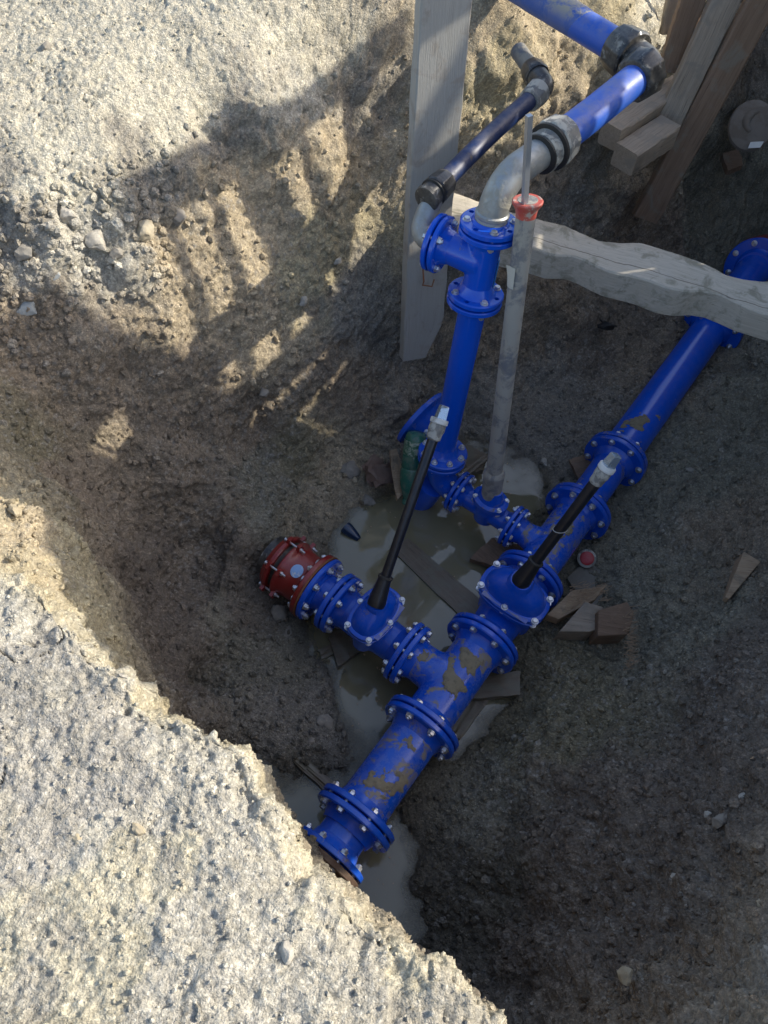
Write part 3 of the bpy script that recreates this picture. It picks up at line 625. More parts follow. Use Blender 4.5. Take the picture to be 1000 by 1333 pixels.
# 4 gate valves
def oval(M, C, d, a, b, t0, prof, seg=48, p=2.5):
    "stack of rounded-oblong rings along UPD: prof rows are (height, half length, half width)"
    vs = []; fs = []; C = Vector(C); s = d; l = UPD.cross(d).normalized()
    for h, A, B in prof:
        for k in range(seg):
            th = 2*math.pi*k/seg; c, sn = math.cos(th), math.sin(th)
            x = A*math.copysign(abs(c)**(2/p), c); y = B*math.copysign(abs(sn)**(2/p), sn)
            vs.append(C+UPD*h+l*x+s*y)
    n = len(prof)
    for i in range(n-1):
        for k in range(seg):
            k2 = (k+1) % seg; fs.append((i*seg+k, i*seg+k2, (i+1)*seg+k2, (i+1)*seg+k))
    fs.append(tuple(range(seg))[::-1]); fs.append(tuple((n-1)*seg+k for k in range(seg))); M.add(vs, fs); return M
def gate_valve(root, A, B, C, d, r, Rf, k, tilt, rbolt, m=None):
    "A, B flange faces, C centre, k size factor, tilt: stem direction"
    global UPD
    m = m or BLUE; UPD = Vector(tilt).normalized(); s = (d-UPD*d.dot(UPD)).normalized()
    Ln = (B-A).length
    body = [MB().lathe(A+d*.015, d, [(0, r), (Ln*.2, r), (Ln*.35, r*1.04), (Ln*.65, r*1.04), (Ln*.8, r), (Ln-.03, r)], 48)]
    body.append(oval(MB(), C, s, 0, 0, 0, [(-.105*k, .055*k, .03*k), (-.09*k, .085*k, .045*k), (-.03*k, .112*k, .058*k), (.05*k, .115*k, .06*k), (.10*k, .113*k, .062*k), (.128*k, .122*k, .075*k)]))
    fuse(body, 'body', m, root, smooth=8)
    oval(MB(), C, s, 0, 0, 0, [(.118*k, .128*k, .082*k), (.121*k, .135*k, .088*k), (.137*k, .135*k, .088*k), (.139*k, .132*k, .085*k)], p=2.9).build('body_rim', m, root)
    oval(MB(), C, s, 0, 0, 0, [(.141*k, .132*k, .085*k), (.143*k, .135*k, .088*k), (.158*k, .135*k, .088*k), (.162*k, .130*k, .083*k), (.163*k, .120*k, .073*k), (.170*k, .117*k, .071*k), (.188*k, .109*k, .067*k), (.206*k, .096*k, .061*k), (.222*k, .077*k, .054*k), (.235*k, .058*k, .048*k), (.243*k, .047*k, .044*k), (.262*k, .042*k, .041*k), (.266*k, .038*k, .038*k)], p=2.5).build('bonnet', m, root)
    l = UPD.cross(s).normalized(); me = bolt_mesh(.03*k, .85*k, .002)
    for a, b in ((.116, .055), (-.116, .055), (.116, -.055), (-.116, -.055), (0, .077), (0, -.077)):
        o = bpy.data.objects.new('bonnet_bolt', me); COL.objects.link(o); o.parent = root
        q = C+UPD*.149*k+l*a*k+s*b*k; o.matrix_local = Matrix.Translation(q-root.location) @ (-UPD).to_track_quat('Z', 'Y').to_matrix().to_4x4()
    # raised casting pads on the rim
    for sg in (-1, 1):
        pm = MB()
        q = C+UPD*.1625*k+s*(-.0745*k)+l*(sg*.055*k)
        pm.prism([q+l*.040*k+s*.010, q-l*.040*k+s*.010, q-l*.040*k-s*.009, q+l*.040*k-s*.009], UPD*-.004)
        pm.build('casting_pad', PADW, root, smooth=False)
    return C+UPD*.266*k
PADW = painted('worn_pale_blue_rim', (.10, .15, .50), .6, .5, mudcol=(.33, .33, .36), dust=.9, scale=30)
VC = (J['F3']+J['F4'])/2
top2 = P(792, 606, -.50); b2 = P(676, 772, -.93)
til2 = (P(680, 762, -.95)-VC).normalized(); til2 = (UP*1.0+VB*0+til2*.25).normalized()
r4 = thing('gate_valve', VC, 'larger blue gate valve in the main line beside the broken timber', 'valve')
n2 = gate_valve(r4, J['F3'], J['F4'], VC, U, RM, RF, 1.0, til2, RB)
fl(r4, J['F3'], U, RF, RM, BLUE); fl(r4, J['F4'], -U, RF, RM, BLUE); put_bolts(r4, J['F4'], U, RB, 8, .5, GRIP); gasket(r4, J['F4'], U, .105)
VC1 = B1+VB*((on_b(496, 811)-B1).dot(VB))
r5 = thing('gate_valve', VC1, 'smaller blue gate valve on the left branch next to the red coupling', 'valve')
til1 = (UP+(P(497, 785, -.95)-VC1).normalized()*.3).normalized()
n1 = gate_valve(r5, B1, B2, (B1+B2)/2+VB*.0, VB, RMb, RFb, .86, til1, RBb)
fl(r5, B1, VB, RFb, RMb, BLUE); fl(r5, B2, -VB, RFb, RMb, BLUE)
put_bolts(r5, B1, VB, RBb, 8, .5, GRIP); put_bolts(r5, B2, VB, RBb, 8, .5, GRIP, flip=True); gasket(r5, B1, VB, .09); gasket(r5, B2, VB, .09)
# 5 short spigot piece and red coupling
B3 = B2+VB*.105
r6 = thing('spacer_pipe', (B2+B3)/2, 'very short blue double flange piece between the small valve and the red coupling', 'pipe fitting')
barrel(r6, B2, B3, .077, BLUE); fl(r6, B2, VB, RFb, .077, BLUE, hub=.008); flange_mb(B3, -VB, .134, .077, hub=.008).build('flange', BLUE, r6)
put_bolts(r6, B3, VB, .112, 8, .5, GRIP, flip=True)
B4 = B3+VB*.215
r7 = thing('flange_coupling', (B3+B4)/2, 'red flange coupling with a blue and white sticker and long clamp bolts', 'pipe fitting')
MB().lathe(B3-VB*.002, VB, [(0, .10), (0, .136), (.006, .137), (.008, .134)], 56).build('gasket', RUST, r7)
MB().lathe(B3+VB*.006, VB, [(0, .1), (0, .132), (.003, .134), (.018, .134), (.021, .130), (.023, .108), (.035, .100), (.05, .101), (.085, .103), (.10, .106), (.112, .112), (.118, .117), (.128, .118), (.133, .115), (.134, .10)], 56).build('sleeve', RED, r7)
MB().lathe(B3+VB*.136, VB, [(0, .100), (.028, .100)], 40).build('rubber_ring', RUBBER, r7)
MB().lathe(B3+VB*.160, VB, [(0, .1), (0, .116), (.004, .119), (.016, .119), (.022, .113), (.036, .106), (.04, .095)], 56).build('clamp_ring', RED, r7)
for k in range(6):
    a = 2*math.pi*(k+.35)/6; wv = VB.cross(UP); q = B3+VB*.148+(UP*math.cos(a)+wv*math.sin(a))*.116
    lug = MB(); out = (UP*math.cos(a)+wv*math.sin(a)); side = VB.cross(out)
    for s0 in (.112, .160):
        c = B3+VB*s0+out*.118
        lug.prism([c+side*.016-out*.01, c-side*.016-out*.01, c-side*.012+out*.016, c+side*.012+out*.016], VB*.014)
    lug.build('lug', RED, r7, smooth=False)
    o = bpy.data.objects.new('clamp_bolt', bolt_mesh(.07, .62, .012)); COL.objects.link(o); o.parent = r7
    o.matrix_local = Matrix.Translation(q-r7.location) @ (-VB).to_track_quat('Z', 'Y').to_matrix().to_4x4()
put_bolts(r7, B3+VB*.012, VB, .117, 8, .0, .03, s=.9)
# curved oval sticker on the sleeve
sm = MB(); wv = VB.cross(UP); vs = []
for i in range(7):
    for jx in range(7):
        t = (i-3)/3; s_ = (jx-3)/3; rad = 1 if abs(t)+abs(s_) == 0 else max(abs(t), abs(s_))/math.hypot(t, s_)
        t2, s2 = t*rad, s_*rad; ang = math.radians(18)+s2*.17*1.5; ax = .070+t2*.024
        vs.append(B3+VB*ax+(UP*math.cos(ang)-wv*math.sin(ang))*(.1055))
sm.add(vs, [(i*7+k, i*7+k+1, (i+1)*7+k+1, (i+1)*7+k) for i in range(6) for k in range(6)]); sm.build('sticker', STICK, r7)
pe = thing('buried_pipe', B4+VB*.05, 'dark pipe stub running from the red coupling into the left pit wall', 'pipe')
MB().lathe(B3+VB*.15, VB, [(0, .086), (.08, .086)], 32).build('barrel', BLACKF, pe)

# 6 upper tee, short spool, long pipe
TS = J['F4']+U*((P(716, 716, ZP)-J['F4']).dot(U))
def on_s(px, py): q = P(px, py, ZP); return TS+VB*((q-TS).dot(VB))
S1 = on_s(672, 681); S2 = on_s(603, 635)
RMs, RFs, RBs = .049, .092, .076
RU = .080
r8 = thing('pipe_tee', TS, 'blue pipe tee with a thin side outlet and yellowish scuffs above the larger valve', 'pipe fitting')
fuse([MB().lathe(J['F4']+U*.015, U, [(0, RU+.004), ((J['F5']-J['F4']).length-.03, RU+.004)], 48), MB().lathe(TS, VB, [(0, RMs+.012), (.08, RMs+.010), (.12, RMs+.002), ((S1-TS).length-.015, RMs)], 40)], 'body', BLUEM, r8, smooth=8)
fl(r8, J['F4'], U, RF, RU, BLUE); fl(r8, J['F5'], -U, RF, RU, BLUE); fl(r8, S1, -VB, RFs, RMs, BLUE, t=.017)
put_bolts(r8, J['F5'], U, RB, 8, .5, GRIP, flip=True); gasket(r8, J['F5'], U, .105)
r9 = thing('flanged_pipe', (J['F5']+J['F6'])/2, 'short dark blue pipe piece hidden behind the leaning black spindle tube', 'pipe')
barrel(r9, J['F5'], J['F6'], RU-.002, BLUE); fl(r9, J['F5'], U, RF-.003, RU, BLUE); fl(r9, J['F6'], -U, RF-.004, RU, BLUE)
put_bolts(r9, J['F6'], U, RB, 8, .5, GRIP); gasket(r9, J['F6'], U, .105)
r10 = thing('flanged_pipe', (J['F6']+J['F7'])/2, 'longest blue flanged pipe climbing to the beam in the upper right', 'pipe')
barrel(r10, J['F6'], J['F7'], .0885, BLUEC); fl(r10, J['F6'], U, RF-.004, .0885, BLUEM); fl(r10, J['F7'], -U, RF+.016, .0885, BLUEC)
put_bolts(r10, J['F7'], U, RB+.012, 8, .3, GRIP, flip=True); gasket(r10, J['F7'], U, .115)
# bend behind the beam
F8 = P(985, 352, ZP-.02); D8 = (F8-J['F7']).normalized(); dn = (D8*.80+UP*-.30+Vector((.12, 0, 0))).normalized()
F8 = P(984, 350, ZP+.0); c8 = F8-dn*.22
r11 = thing('pipe_bend', F8, 'blue flanged pipe bend beyond the beam at the right edge of the photo', 'pipe fitting')
MB().tube(rbend(J['F7']+U*.015, J['F7']+U*.22, F8-dn*.012, .2), .092, 40).build('barrel', BLUEC, r11)
fl(r11, J['F7'], U, RF+.016, .09, BLUEC); fl(r11, F8, -dn, RF+.020, .092, BLUEC)
put_bolts(r11, F8, dn, RB+.016, 8, .2, GRIP, flip=True)
r12 = thing('flange_coupling', F8+dn*.1, 'muddy red coupling just past the far blue flange at the right edge', 'pipe fitting')
MB().lathe(F8, dn, [(0, .1), (.004, .165), (.024, .168), (.028, .13), (.07, .125), (.09, .160), (.14, .165), (.16, .13)], 40).build('sleeve', RED, r12)
MB().lathe(F8+dn*.14, dn, [(0, .105), (.25, .105)], 32).build('pipe_stub', BLACKF, r12)
for k in range(6):
    a = 2*math.pi*k/6; u_ = (UP-dn*UP.dot(dn)).normalized(); w_ = dn.cross(u_); q = F8+dn*.09+(u_*math.cos(a)+w_*math.sin(a))*.138
    o = bpy.data.objects.new('clamp_bolt', bolt_mesh(.09, .9, .02)); COL.objects.link(o); o.parent = r12
    o.matrix_local = Matrix.Translation(q-r12.location) @ dn.to_track_quat('Z', 'Y').to_matrix().to_4x4()

# 7 small service valve on the thin outlet
GS = 2*(.017+GAP)
VS = on_s(637, 660)
r13 = thing('service_valve', VS, 'small blue service valve under the tall grey sleeve', 'valve')
fuse([MB().lathe(S1+VB*.012, VB, [(0, RMs-.004), ((S2-S1).length-.024, RMs-.004)], 40), MB().lathe(VS-UP*.07, UP, [(0, .03), (.02, .05), (.09, .055), (.13, .05)], 32)], 'body', BLUE, r13, voxel=.004)
MB().lathe(VS+UP*.058, UP, [(0, .058), (.002, .061), (.026, .061), (.03, .057), (.034, .046), (.06, .036), (.09, .028)], 32, sx=1.25, up=VB).build('bonnet', BLUE, r13)
for a, b in ((.056, .03), (-.056, .03), (.056, -.03), (-.056, -.03)):
    o = bpy.data.objects.new('bonnet_bolt', bolt_mesh(.026, .75, .004)); COL.objects.link(o); o.parent = r13
    o.matrix_local = Matrix.Translation(VS+UP*.072+VB*a+U*b-r13.location) @ Matrix.Rotation(math.pi, 4, 'X')
fl(r13, S1, VB, RFs, RMs-.004, BLUE, t=.017, hub=.02); fl(r13, S2, -VB, RFs, RMs-.004, BLUE, t=.017, hub=.02)
put_bolts(r13, S1, VB, RBs, 8, .5, GS, .8); put_bolts(r13, S2, VB, RBs, 8, .5, GS, .8); gasket(r13, S1, VB, .06); gasket(r13, S2, VB, .06)

# 8 duckfoot bend and riser
R0 = P(576, 592, -1.03); R1 = P(621, 393, -.285); R2 = P(637, 297, -.045); RD = (R2-R0).normalized()
R1 = R0+RD*((R1-R0).dot(RD))
RC = R0-RD*(R0.z-ZP)
r14 = thing('duckfoot_bend', RC, 'blue elbow standing in the water that turns the thin outlet up into the riser', 'pipe fitting')
MB().tube(rbend(S2+VB*.012, RC, R0-RD*.01, .105), RMs+.006, 36).build('bend', BLUE, r14)
fl(r14, S2, VB, RFs, RMs, BLUE, t=.017, hub=.02); fl(r14, R0, -RD, .1, RMs+.004, BLUE, t=.018, hub=.025)
MB().lathe(RC+VB*.015-UP*.02, Vector((VB.x*.35, VB.y*.35, -1)), [(0, .06), (.06, .07), (.15, .075), (.155, .06)], 32).build('foot', BLUE, r14)
# flared body behind the bottle and its big edge-on plate
qd = (VB*1.0+UP*.22+U*.10).normalized(); Q0 = P(547, 543, -1.06); qc = Q0-qd*.15
r15 = thing('flared_fitting', Q0, 'dusty blue flared fitting with a large edge-on plate behind the green bottle', 'pipe fitting')
MB().lathe(qc, qd, [(0, .06), (.04, .065), (.08, .085), (.115, .106), (.128, .118), (.132, .134), (.135, .137), (.152, .137), (.155, .133), (.155, .1)], 56).build('bell', BLUE, r15)
cd_ = (UP*.9-U*.25+VB*.1).normalized(); cc_ = qc+qd*.045+cd_*.060
MB().lathe(cc_, cd_, [(0, .058), (.003, .062), (.014, .062), (.017, .058), (.019, .035), (.035, .028), (.037, .02)], 32).build('cover', BLUE, r15)
put_bolts(r15, cc_+cd_*.008, cd_, .048, 4, .5, .018, .75)
r16 = thing('riser_pipe', R0, 'upright blue flanged riser pipe standing between the timber stake and the grey sleeve', 'pipe')
barrel(r16, R0, R1, .0475, BLUEC); fl(r16, R0, RD, .1, .0475, BLUE, t=.018); 
put_bolts(r16, R0, RD, .080, 8, .5, .043, .85)
def holed(root, C, d, R, r, rb, phs, m, t=.019, hub=.028):
    o = flange_mb(C, d, R, r, t=t, hub=hub).build('flange', m, root)
    C = Vector(C); d = Vector(d).normalized(); u = UP if abs(d.z) < .9 else Vector((1, 0, 0)); u = (u-d*u.dot(d)).normalized(); w = d.cross(u)
    cut = MB()
    for k in phs:
        a = 2*math.pi*k/8; cut.lathe(C+u*math.cos(a)*rb+w*math.sin(a)*rb-d*.02, d, [(0, .0085), (.08, .0085)], 16)
    c = cut.build('cutter', m); c.location = (0, 0, 0)
    for v in c.data.vertices: v.co = v.co-root.location
    md = o.modifiers.new('b', 'BOOLEAN'); md.object = c; md.operation = 'DIFFERENCE'; md.solver = 'EXACT'
    c.location = root.location; bpy.context.view_layer.update()
    dg = bpy.context.evaluated_depsgraph_get(); me = bpy.data.meshes.new_from_object(o.evaluated_get(dg)); o.modifiers.clear(); o.data = me; me.name = 'flange'
    me.set_sharp_from_angle(angle=math.radians(35)); bpy.data.objects.remove(c)
    return o
r17 = thing('riser_tee', (R1+R2)/2, 'clean bright blue flanged tee on top of the riser with empty bolt holes', 'pipe fitting')
TC = R1+(R2-R1)*.55
BD = (VB*.98+U*-.10).normalized(); BD = (BD-RD*BD.dot(RD)).normalized()
BF = P(574, 309, -.15); BL = max(.12, (BF-TC).dot(BD)); BF = TC+BD*BL
fuse([MB().lathe(R1+RD*.012, RD, [(0, .050), ((R2-R1).length-.024, .050)], 40), MB().lathe(TC, BD, [(0, .056), (.07, .054), (BL-.012, .049)], 40)], 'body', BLUEC, r17, smooth=8, voxel=.004)
FR = .093
holed(r16, R1, -RD, FR, .0475, .074, (1.5, 3.5, 5.5, 7.5), BLUEC); holed(r17, R1, RD, FR, .05, .074, (1.5, 3.5, 5.5, 7.5), BLUEC)
holed(r17, R2, -RD, FR, .05, .074, (1.2, 3.2, 5.2, 7.2), BLUEC); fl(r17, BF, -BD, .092, .05, BLUEC, t=.018)
put_bolts(r17, R1, RD, .074, 4, .25, .045, .85, flip=True); put_bolts(r17, R2, RD, .074, 4, .1, .045, .85, flip=True); put_bolts(r17, BF, BD, .074, 4, .5, .043, .85, flip=True)
MB().prism([R1+RD*.05+Vector((.0497, -.012, 0)), R1+RD*.15+Vector((.0497, -.012, 0)), R1+RD*.15+Vector((.0497, .012, 0)), R1+RD*.05+Vector((.0497, .012, 0))], Vector((.003, 0, 0))).build('sunlit_strip', painted('sunlit_light_blue', (.03, .25, .62), .4, .1), r17, smooth=False)  # light blue strip paints the sun falling on the tee's right side
# threaded flanges on the tee
r18 = thing('threaded_flange', R2, 'round blue threaded flange under the large galvanised elbow on the riser', 'flange')
holed(r18, R2, RD, FR, .045, .074, (1.2, 3.2, 5.2, 7.2), BLUEC, hub=.006)
r19 = thing('threaded_flange', BF, 'blue flange standing on edge that carries the small galvanised elbow', 'flange')
fl(r19, BF, BD, .092, .036, BLUEC, t=.017, hub=.006)

# 9 galvanised elbows, compression fittings and plastic pipes
def collar(root, a, d, r, m, ln=.075, name='nut', ribs=10):
    "ribbed compression nut"
    d = Vector(d).normalized()
    M = MB(); seg = ribs*6; u = UP if abs(d.z) < .9 else Vector((1, 0, 0)); u = (u-d*u.dot(d)).normalized(); w = d.cross(u)
    prof = [(0, .86), (.04, .95), (.12, .99), (.7, 1.07), (.93, 1.10), (1, 1.06), (1.0, .92)]; vs = []; fs = []
    for t, s in prof:
        for k in range(seg):
            an = 2*math.pi*k/seg; rib = 1+(.05 if k % 6 in (0, 1) else 0)*(1 if .05 < t < .95 else 0)
            vs.append(Vector(a)+d*t*ln+(u*math.cos(an)+w*math.sin(an))*r*s*rib)
    n = len(prof)
    for i in range(n-1):
        for k in range(seg): k2 = (k+1) % seg; fs.append((i*seg+k, i*seg+k2, (i+1)*seg+k2, (i+1)*seg+k))
    fs.append(tuple(range(seg))[::-1]); fs.append(tuple((n-1)*seg+k for k in range(seg)))
    M.add(vs, fs); return M.build(name, m, root)
# large line
PA = P(722, 186, .125); PB = P(826, 104, .165); dA = (PB-PA).normalized()
g0 = R2+RD*.012; gc = g0+RD*.125; ge = P(700, 205, .120)
big = thing('galvanised_elbow', g0, 'large galvanised pipe elbow rising from the riser flange', 'pipe fitting')
pth = rbend(g0, g0+(PA-dA*.13-g0).normalized()*0+RD*.135, PA-dA*.035, .115, 14)
MB().tube(pth, .047, 32).build('bend', GALV, big)
MB().lathe(g0, RD, [(0, .052), (.010, .054), (.016, .050), (.028, .050), (.032, .053), (.040, .053), (.045, .046)], 32).build('threaded_end', GALV, big)
cp = thing('compression_coupling', PA, 'dust-caked compression coupling with black rings at the lower end of the bright blue pipe', 'pipe fitting')
s0 = PA-dA*.075
MB().lathe(s0, dA, [(0, .050), (.004, .061), (.012, .063), (.016, .056), (.045, .060)], 40).build('body', DUSTF, cp)
MB().lathe(s0+dA*.040, dA, [(0, .062), (.002, .072), (.010, .073), (.013, .062)], 40).build('rubber_ring', RUBBER, cp)
MB().lathe(s0-dA*.006, dA, [(0, .050), (.002, .060), (.008, .060), (.010, .050)], 40).build('rubber_ring', RUBBER, cp)
collar(cp, s0+dA*.125, -dA, .066, DUSTF, .074)
RP = .0505
lp_ = thing('blue_water_pipe', (PA+PB)/2, 'thick bright blue plastic pipe between the dusty coupling and the large black elbow', 'pipe')
MB().tube([PA-dA*.01, PA+(PB-PA)*.5+UP*-.004, PB], RP, 40).build('barrel', BLUEPE, lp_)
PC = P(845, 84, .165); PD = P(778, 42, .17); PE = P(640, -38, .14); dB = (PE-PD).normalized()
el = thing('compression_elbow', PC, 'large black ribbed compression elbow at the top right', 'pipe fitting')
cE = PB+dA*.085
MB().tube(rbend(PB+dA*.02, cE, cE+(PD-cE).normalized()*.14, .055, 10), .058, 36).build('body', BLACKF, el)
dC = (PD-cE).normalized()
collar(el, PB-dA*.012, dA, .068, BLACKF, .078); collar(el, cE+dC*.165, -dC, .069, BLACKF, .092)
up_ = thing('blue_water_pipe', PD, 'thick blue plastic pipe caked in pale dust along the top edge', 'pipe')
PD = cE+dC*.15
MB().tube([PD-dC*.02, PD+(PE-PD)*.5, PE], RP, 40).build('barrel', BLUEPE, up_)
hd = PD+(PE-PD)*.20
MB().tube([hd+(PE-PD)*(.1*i)+UP*.002 for i in range(9)], [.046, .0525, .0535, .0530, .0545, .0535, .054, .0535, .053], 32).build('dust_crust', PEDUST, up_)
# small line
h0 = BF+BD*.015; SC = P(571, 244, -.06); SD = P(692, 128, .0); dS = (SD-SC).normalized()
sg = thing('galvanised_elbow', h0, 'small galvanised elbow beside the timber stake', 'pipe fitting')
MB().tube(rbend(h0, h0+BD*.060, SC-dS*.01, .045, 12), .036, 28).build('bend', GALV, sg)
MB().lathe(h0-BD*.004, BD, [(0, .040), (.004, .042), (.016, .042), (.02, .034)], 28).build('threaded_end', GALV, sg)
sc_ = thing('compression_coupling', SC, 'small black compression coupling at the lower end of the dark thin pipe', 'pipe fitting')
MB().lathe(SC-dS*.075, dS, [(0, .034), (.003, .042), (.014, .044), (.018, .040), (.075, .041)], 32).build('body', BLACKF, sc_)
MB().lathe(SC-dS*.034, dS, [(0, .040), (.003, .046), (.008, .046), (.01, .04)], 32).build('rubber_ring', RUBBER, sc_)
collar(sc_, SC+dS*.045, -dS, .041, BLACKF, .066)
sp_ = thing('dark_water_pipe', (SC+SD)/2, 'thin dark navy plastic pipe crossing the timber stake', 'pipe')
mid = SC+(SD-SC)*.5
MB().tube(arc(SC, mid+UP*.006+VB*.012, SD, 10), .0305, 28).build('barrel', NAVYPE, sp_)
SE = P(708, 98, .0); SF = P(672, 62, -.01); SG = P(644, 30, -.06)
cS = SD+dS*.085; dT = (SF-cS).normalized()
se = thing('compression_elbow', SD, 'small dusty black compression elbow left of the large blue pipe', 'pipe fitting')
MB().tube(rbend(SD+dS*.02, cS, cS+dT*.12, .045, 10), .039, 30).build('body', BLACKF, se)
collar(se, SD-dS*.02, dS, .040, DUSTF, .070, ribs=8); collar(se, cS+dT*.135, -dT, .041, BLACKF, .070, ribs=8)
sf = thing('stub_pipe', SF, 'dusty grey pipe stub coming out of the sunlit soil near the top', 'pipe')
MB().tube([cS+dT*.10, cS+dT*.27], .031, 28).build('barrel', PEGREY, sf)

# dried mud crusts with real thickness on the pipes
DRYM = painted('dried_khaki_mud', (.215, .18, .115), .9, .6, mudcol=(.16, .135, .09), coat=0, dust=.3, allround=True, scale=40)
def mud_on(root, O, d, r, t0, t1, a0, a1, thr, seed, fill=0):
    side = d.cross(UP).normalized(); n1, n2 = 90, 60; T = np.linspace(t0, t1, n1); A = np.linspace(a0, a1, n2); TT, AA = np.meshgrid(T, A, indexing='ij')
    u = (TT-t0)/(t1-t0)*2-1; v = (AA-a0)/(a1-a0)*2-1
    q = np.stack([TT.ravel(), AA.ravel()*r, np.full(TT.size, seed*1.7)], 1)
    h = fbm(q, 16, 5, .6, seed).reshape(TT.shape)-thr-1.3*np.clip(np.maximum(np.hypot(u, v), np.abs(u)*1.05)-.30, 0, 2)
    hh = np.clip(h*.012, -.0012, .0042)+.0006*vnoise(q, 160, seed+3).reshape(TT.shape)
    o = np.array(O); dd = np.array(d); sd_ = np.array(side); R_ = r+hh
    V = o+TT[..., None]*dd+(np.sin(AA)*R_)[..., None]*sd_+(np.cos(AA)*R_)[..., None]*np.array([0, 0, 1.])
    keep = h > -.06; V = V.reshape(-1, 3)
    F = [(i*n2+j, i*n2+j+1, (i+1)*n2+j+1, (i+1)*n2+j) for i in range(n1-1) for j in range(n2-1) if keep[i:i+2, j:j+2].all()]
    if not F: return
    us = sorted({k for f in F for k in f}); mp = {k: i for i, k in enumerate(us)}
    M = MB(); M.add([tuple(V[k]) for k in us], [tuple(mp[k] for k in f) for f in F]); M.build('dried_mud', DRYM, root, ang=60)['kind'] = 'stuff'
def tm(px, py): return (on_main(px, py)-A0).dot(U)
mud_on(r3, A0, U, RM, tm(570, 930), tm(632, 838), -1.1, .75, -.22, 5)
mud_on(r3, A0, U, RM, tm(560, 935), tm(605, 875), -.5, .8, .02, 8)
mud_on(r2, A0, U, RM, tm(470, 1060), tm(548, 947), -.9, 1.2, .0, 11)
mud_on(r8, A0, U, RU+.004, tm(715, 725), tm(755, 675), -.8, .9, .0, 17)
mud_on(r10, A0, U, .0885, tm(808, 595), tm(845, 545), -.8, .9, .10, 21)
mud_on(r5, TB, VB, RMb, .10, .20, -.9, .9, .12, 25)

# 10 extension spindles
def spindle(root, base, top, r0, r1, cap, cr, k=1.0):
    d = (top-base).normalized(); Ln = (top-base).length
    MB().lathe(base-d*.015, d, [(0, .034*k), (.012, .035*k), (.03, .033*k), (.08, .027*k), (.105, .025*k), (.108, .020*k)], 32).build('bell_cap', BLACKG, root)
    MB().lathe(base+d*.088, d, [(0, .026*k), (.002, .0285*k), (.008, .0285*k), (.010, .025*k)], 32).build('ring', RUBBER, root)
    MB().lathe(base+d*.08, d, [(0, r0), (Ln*.55, r0*.99), (Ln-.14, r1)], 28).build('tube', BLACKG, root)
    MB().lathe(top-d*.075, d, [(0, r1*1.02), (.004, cr*.80), (.025, cr*.82), (.035, cr*.92), (.055, cr*.90), (.0575, cr*.86)], 32).build('collar', DUSTF, root)
    MB().lathe(top-d*.018, d, [(0, cr*.9), (.002, cr), (.015, cr), (.018, cr*.95), (.0182, cr*.6)], 32).build('cap_ring', cap, root)
    s = .0135; u = (RT_V-d*RT_V.dot(d)).normalized(); u = (u+d.cross(u)*.28).normalized(); w = d.cross(u); q = top+d*.045
    a = [q+u*s+w*s, q-u*s+w*s, q-u*s-w*s, q+u*s-w*s]; base_ = [x-d*.05+(x-q)*.22 for x in a]
    M = MB(); tp = [x-d*.003+(q-x)*-.0 for x in a]; tc = [q+(x-q)*.86 for x in a]
    M.add(base_+tp+tc, [(0, 1, 2, 3)[::-1], (8, 9, 10, 11)]+[(i, (i+1) % 4, (i+1) % 4+4, i+4) for i in range(4)]+[(i+4, (i+1) % 4+4, (i+1) % 4+8, i+8) for i in range(4)])
    M.build('square_nut', CAPB, root, smooth=False)
RT_V = Vector(RT)
t1 = P(573, 545, -.52); t2 = P(792, 606, -.47)
e1 = thing('extension_spindle', n1, 'long black spindle tube standing on the smaller valve by the green bottle', 'valve spindle')
spindle(e1, n1, t1, .0175, .0185, WHITEP, .031, .95)
e2 = thing('extension_spindle', n2, 'black spindle tube leaning over the main pipe with a thin wire tied round it', 'valve spindle')
spindle(e2, n2, t2, .0200, .0205, WHITEP, .029)
wd = (t2-n2).normalized(); wq = n2+wd*((t2-n2).length*.47)
wt = thing('tie_wire', wq, 'thin pale wire tied round the leaning black spindle tube', 'wire')
wu = (RT_V-wd*RT_V.dot(wd)).normalized(); ww = wd.cross(wu)
loop = [wq+(wu*math.cos(a)+ww*math.sin(a))*.0215+wd*.012*math.cos(a) for a in [i*math.pi/8 for i in range(17)]]
MB().tube(loop, .0014, 6).build('loop', WIRE, wt)
MB().tube(arc(loop[0], P(700, 700, -.95), P(711, 692, -1.08), 10), .0014, 6).build('tail', WIRE, wt)

# 11 tall grey sleeve with its red ring and square bar
sb = VS+UP*.085; st = P(687, 262, .10)
sd = (st-sb).normalized(); sL = (st-sb).length
gs = thing('sleeve_tube', sb, 'tall grey plastic sleeve tube with mud blotches beside the riser', 'sleeve')
MB().lathe(sb+sd*.10, sd, [(0, .0315), (sL*.3, .031), (sL-.095, .0295)], 36).build('tube', PVC, gs)
MB().lathe(sb, sd, [(0, .034), (.004, .041), (.13, .0405), (.135, .042), (.145, .042), (.155, .036), (.16, .033)], 36).build('socket', PVC, gs)
vs = MB(); seg = 40
prof = [(.0, .0305), (.010, .031), (.022, .033), (.034, .040), (.040, .0445), (.046, .045), (.049, .042), (.049, .018), (.045, .016), (-.02, .016)]
u = (UP-sd*UP.dot(sd)).normalized() if abs(sd.z) < .9 else (Vector((1, 0, 0))-sd*sd.x).normalized(); w_ = sd.cross(u); V = []; F = []
for t, r in prof:
    for k in range(seg): a = 2*math.pi*k/seg; V.append(st-sd*.045+sd*t+(u*math.cos(a)+w_*math.sin(a))*r)
for i in range(len(prof)-1):
    for k in range(seg): k2 = (k+1) % seg; F.append((i*seg+k, i*seg+k2, (i+1)*seg+k2, (i+1)*seg+k))
F.append(tuple((len(prof)-1)*seg+k for k in range(seg))); vs.add(V, F); vs.build('ring', REDR, gs)
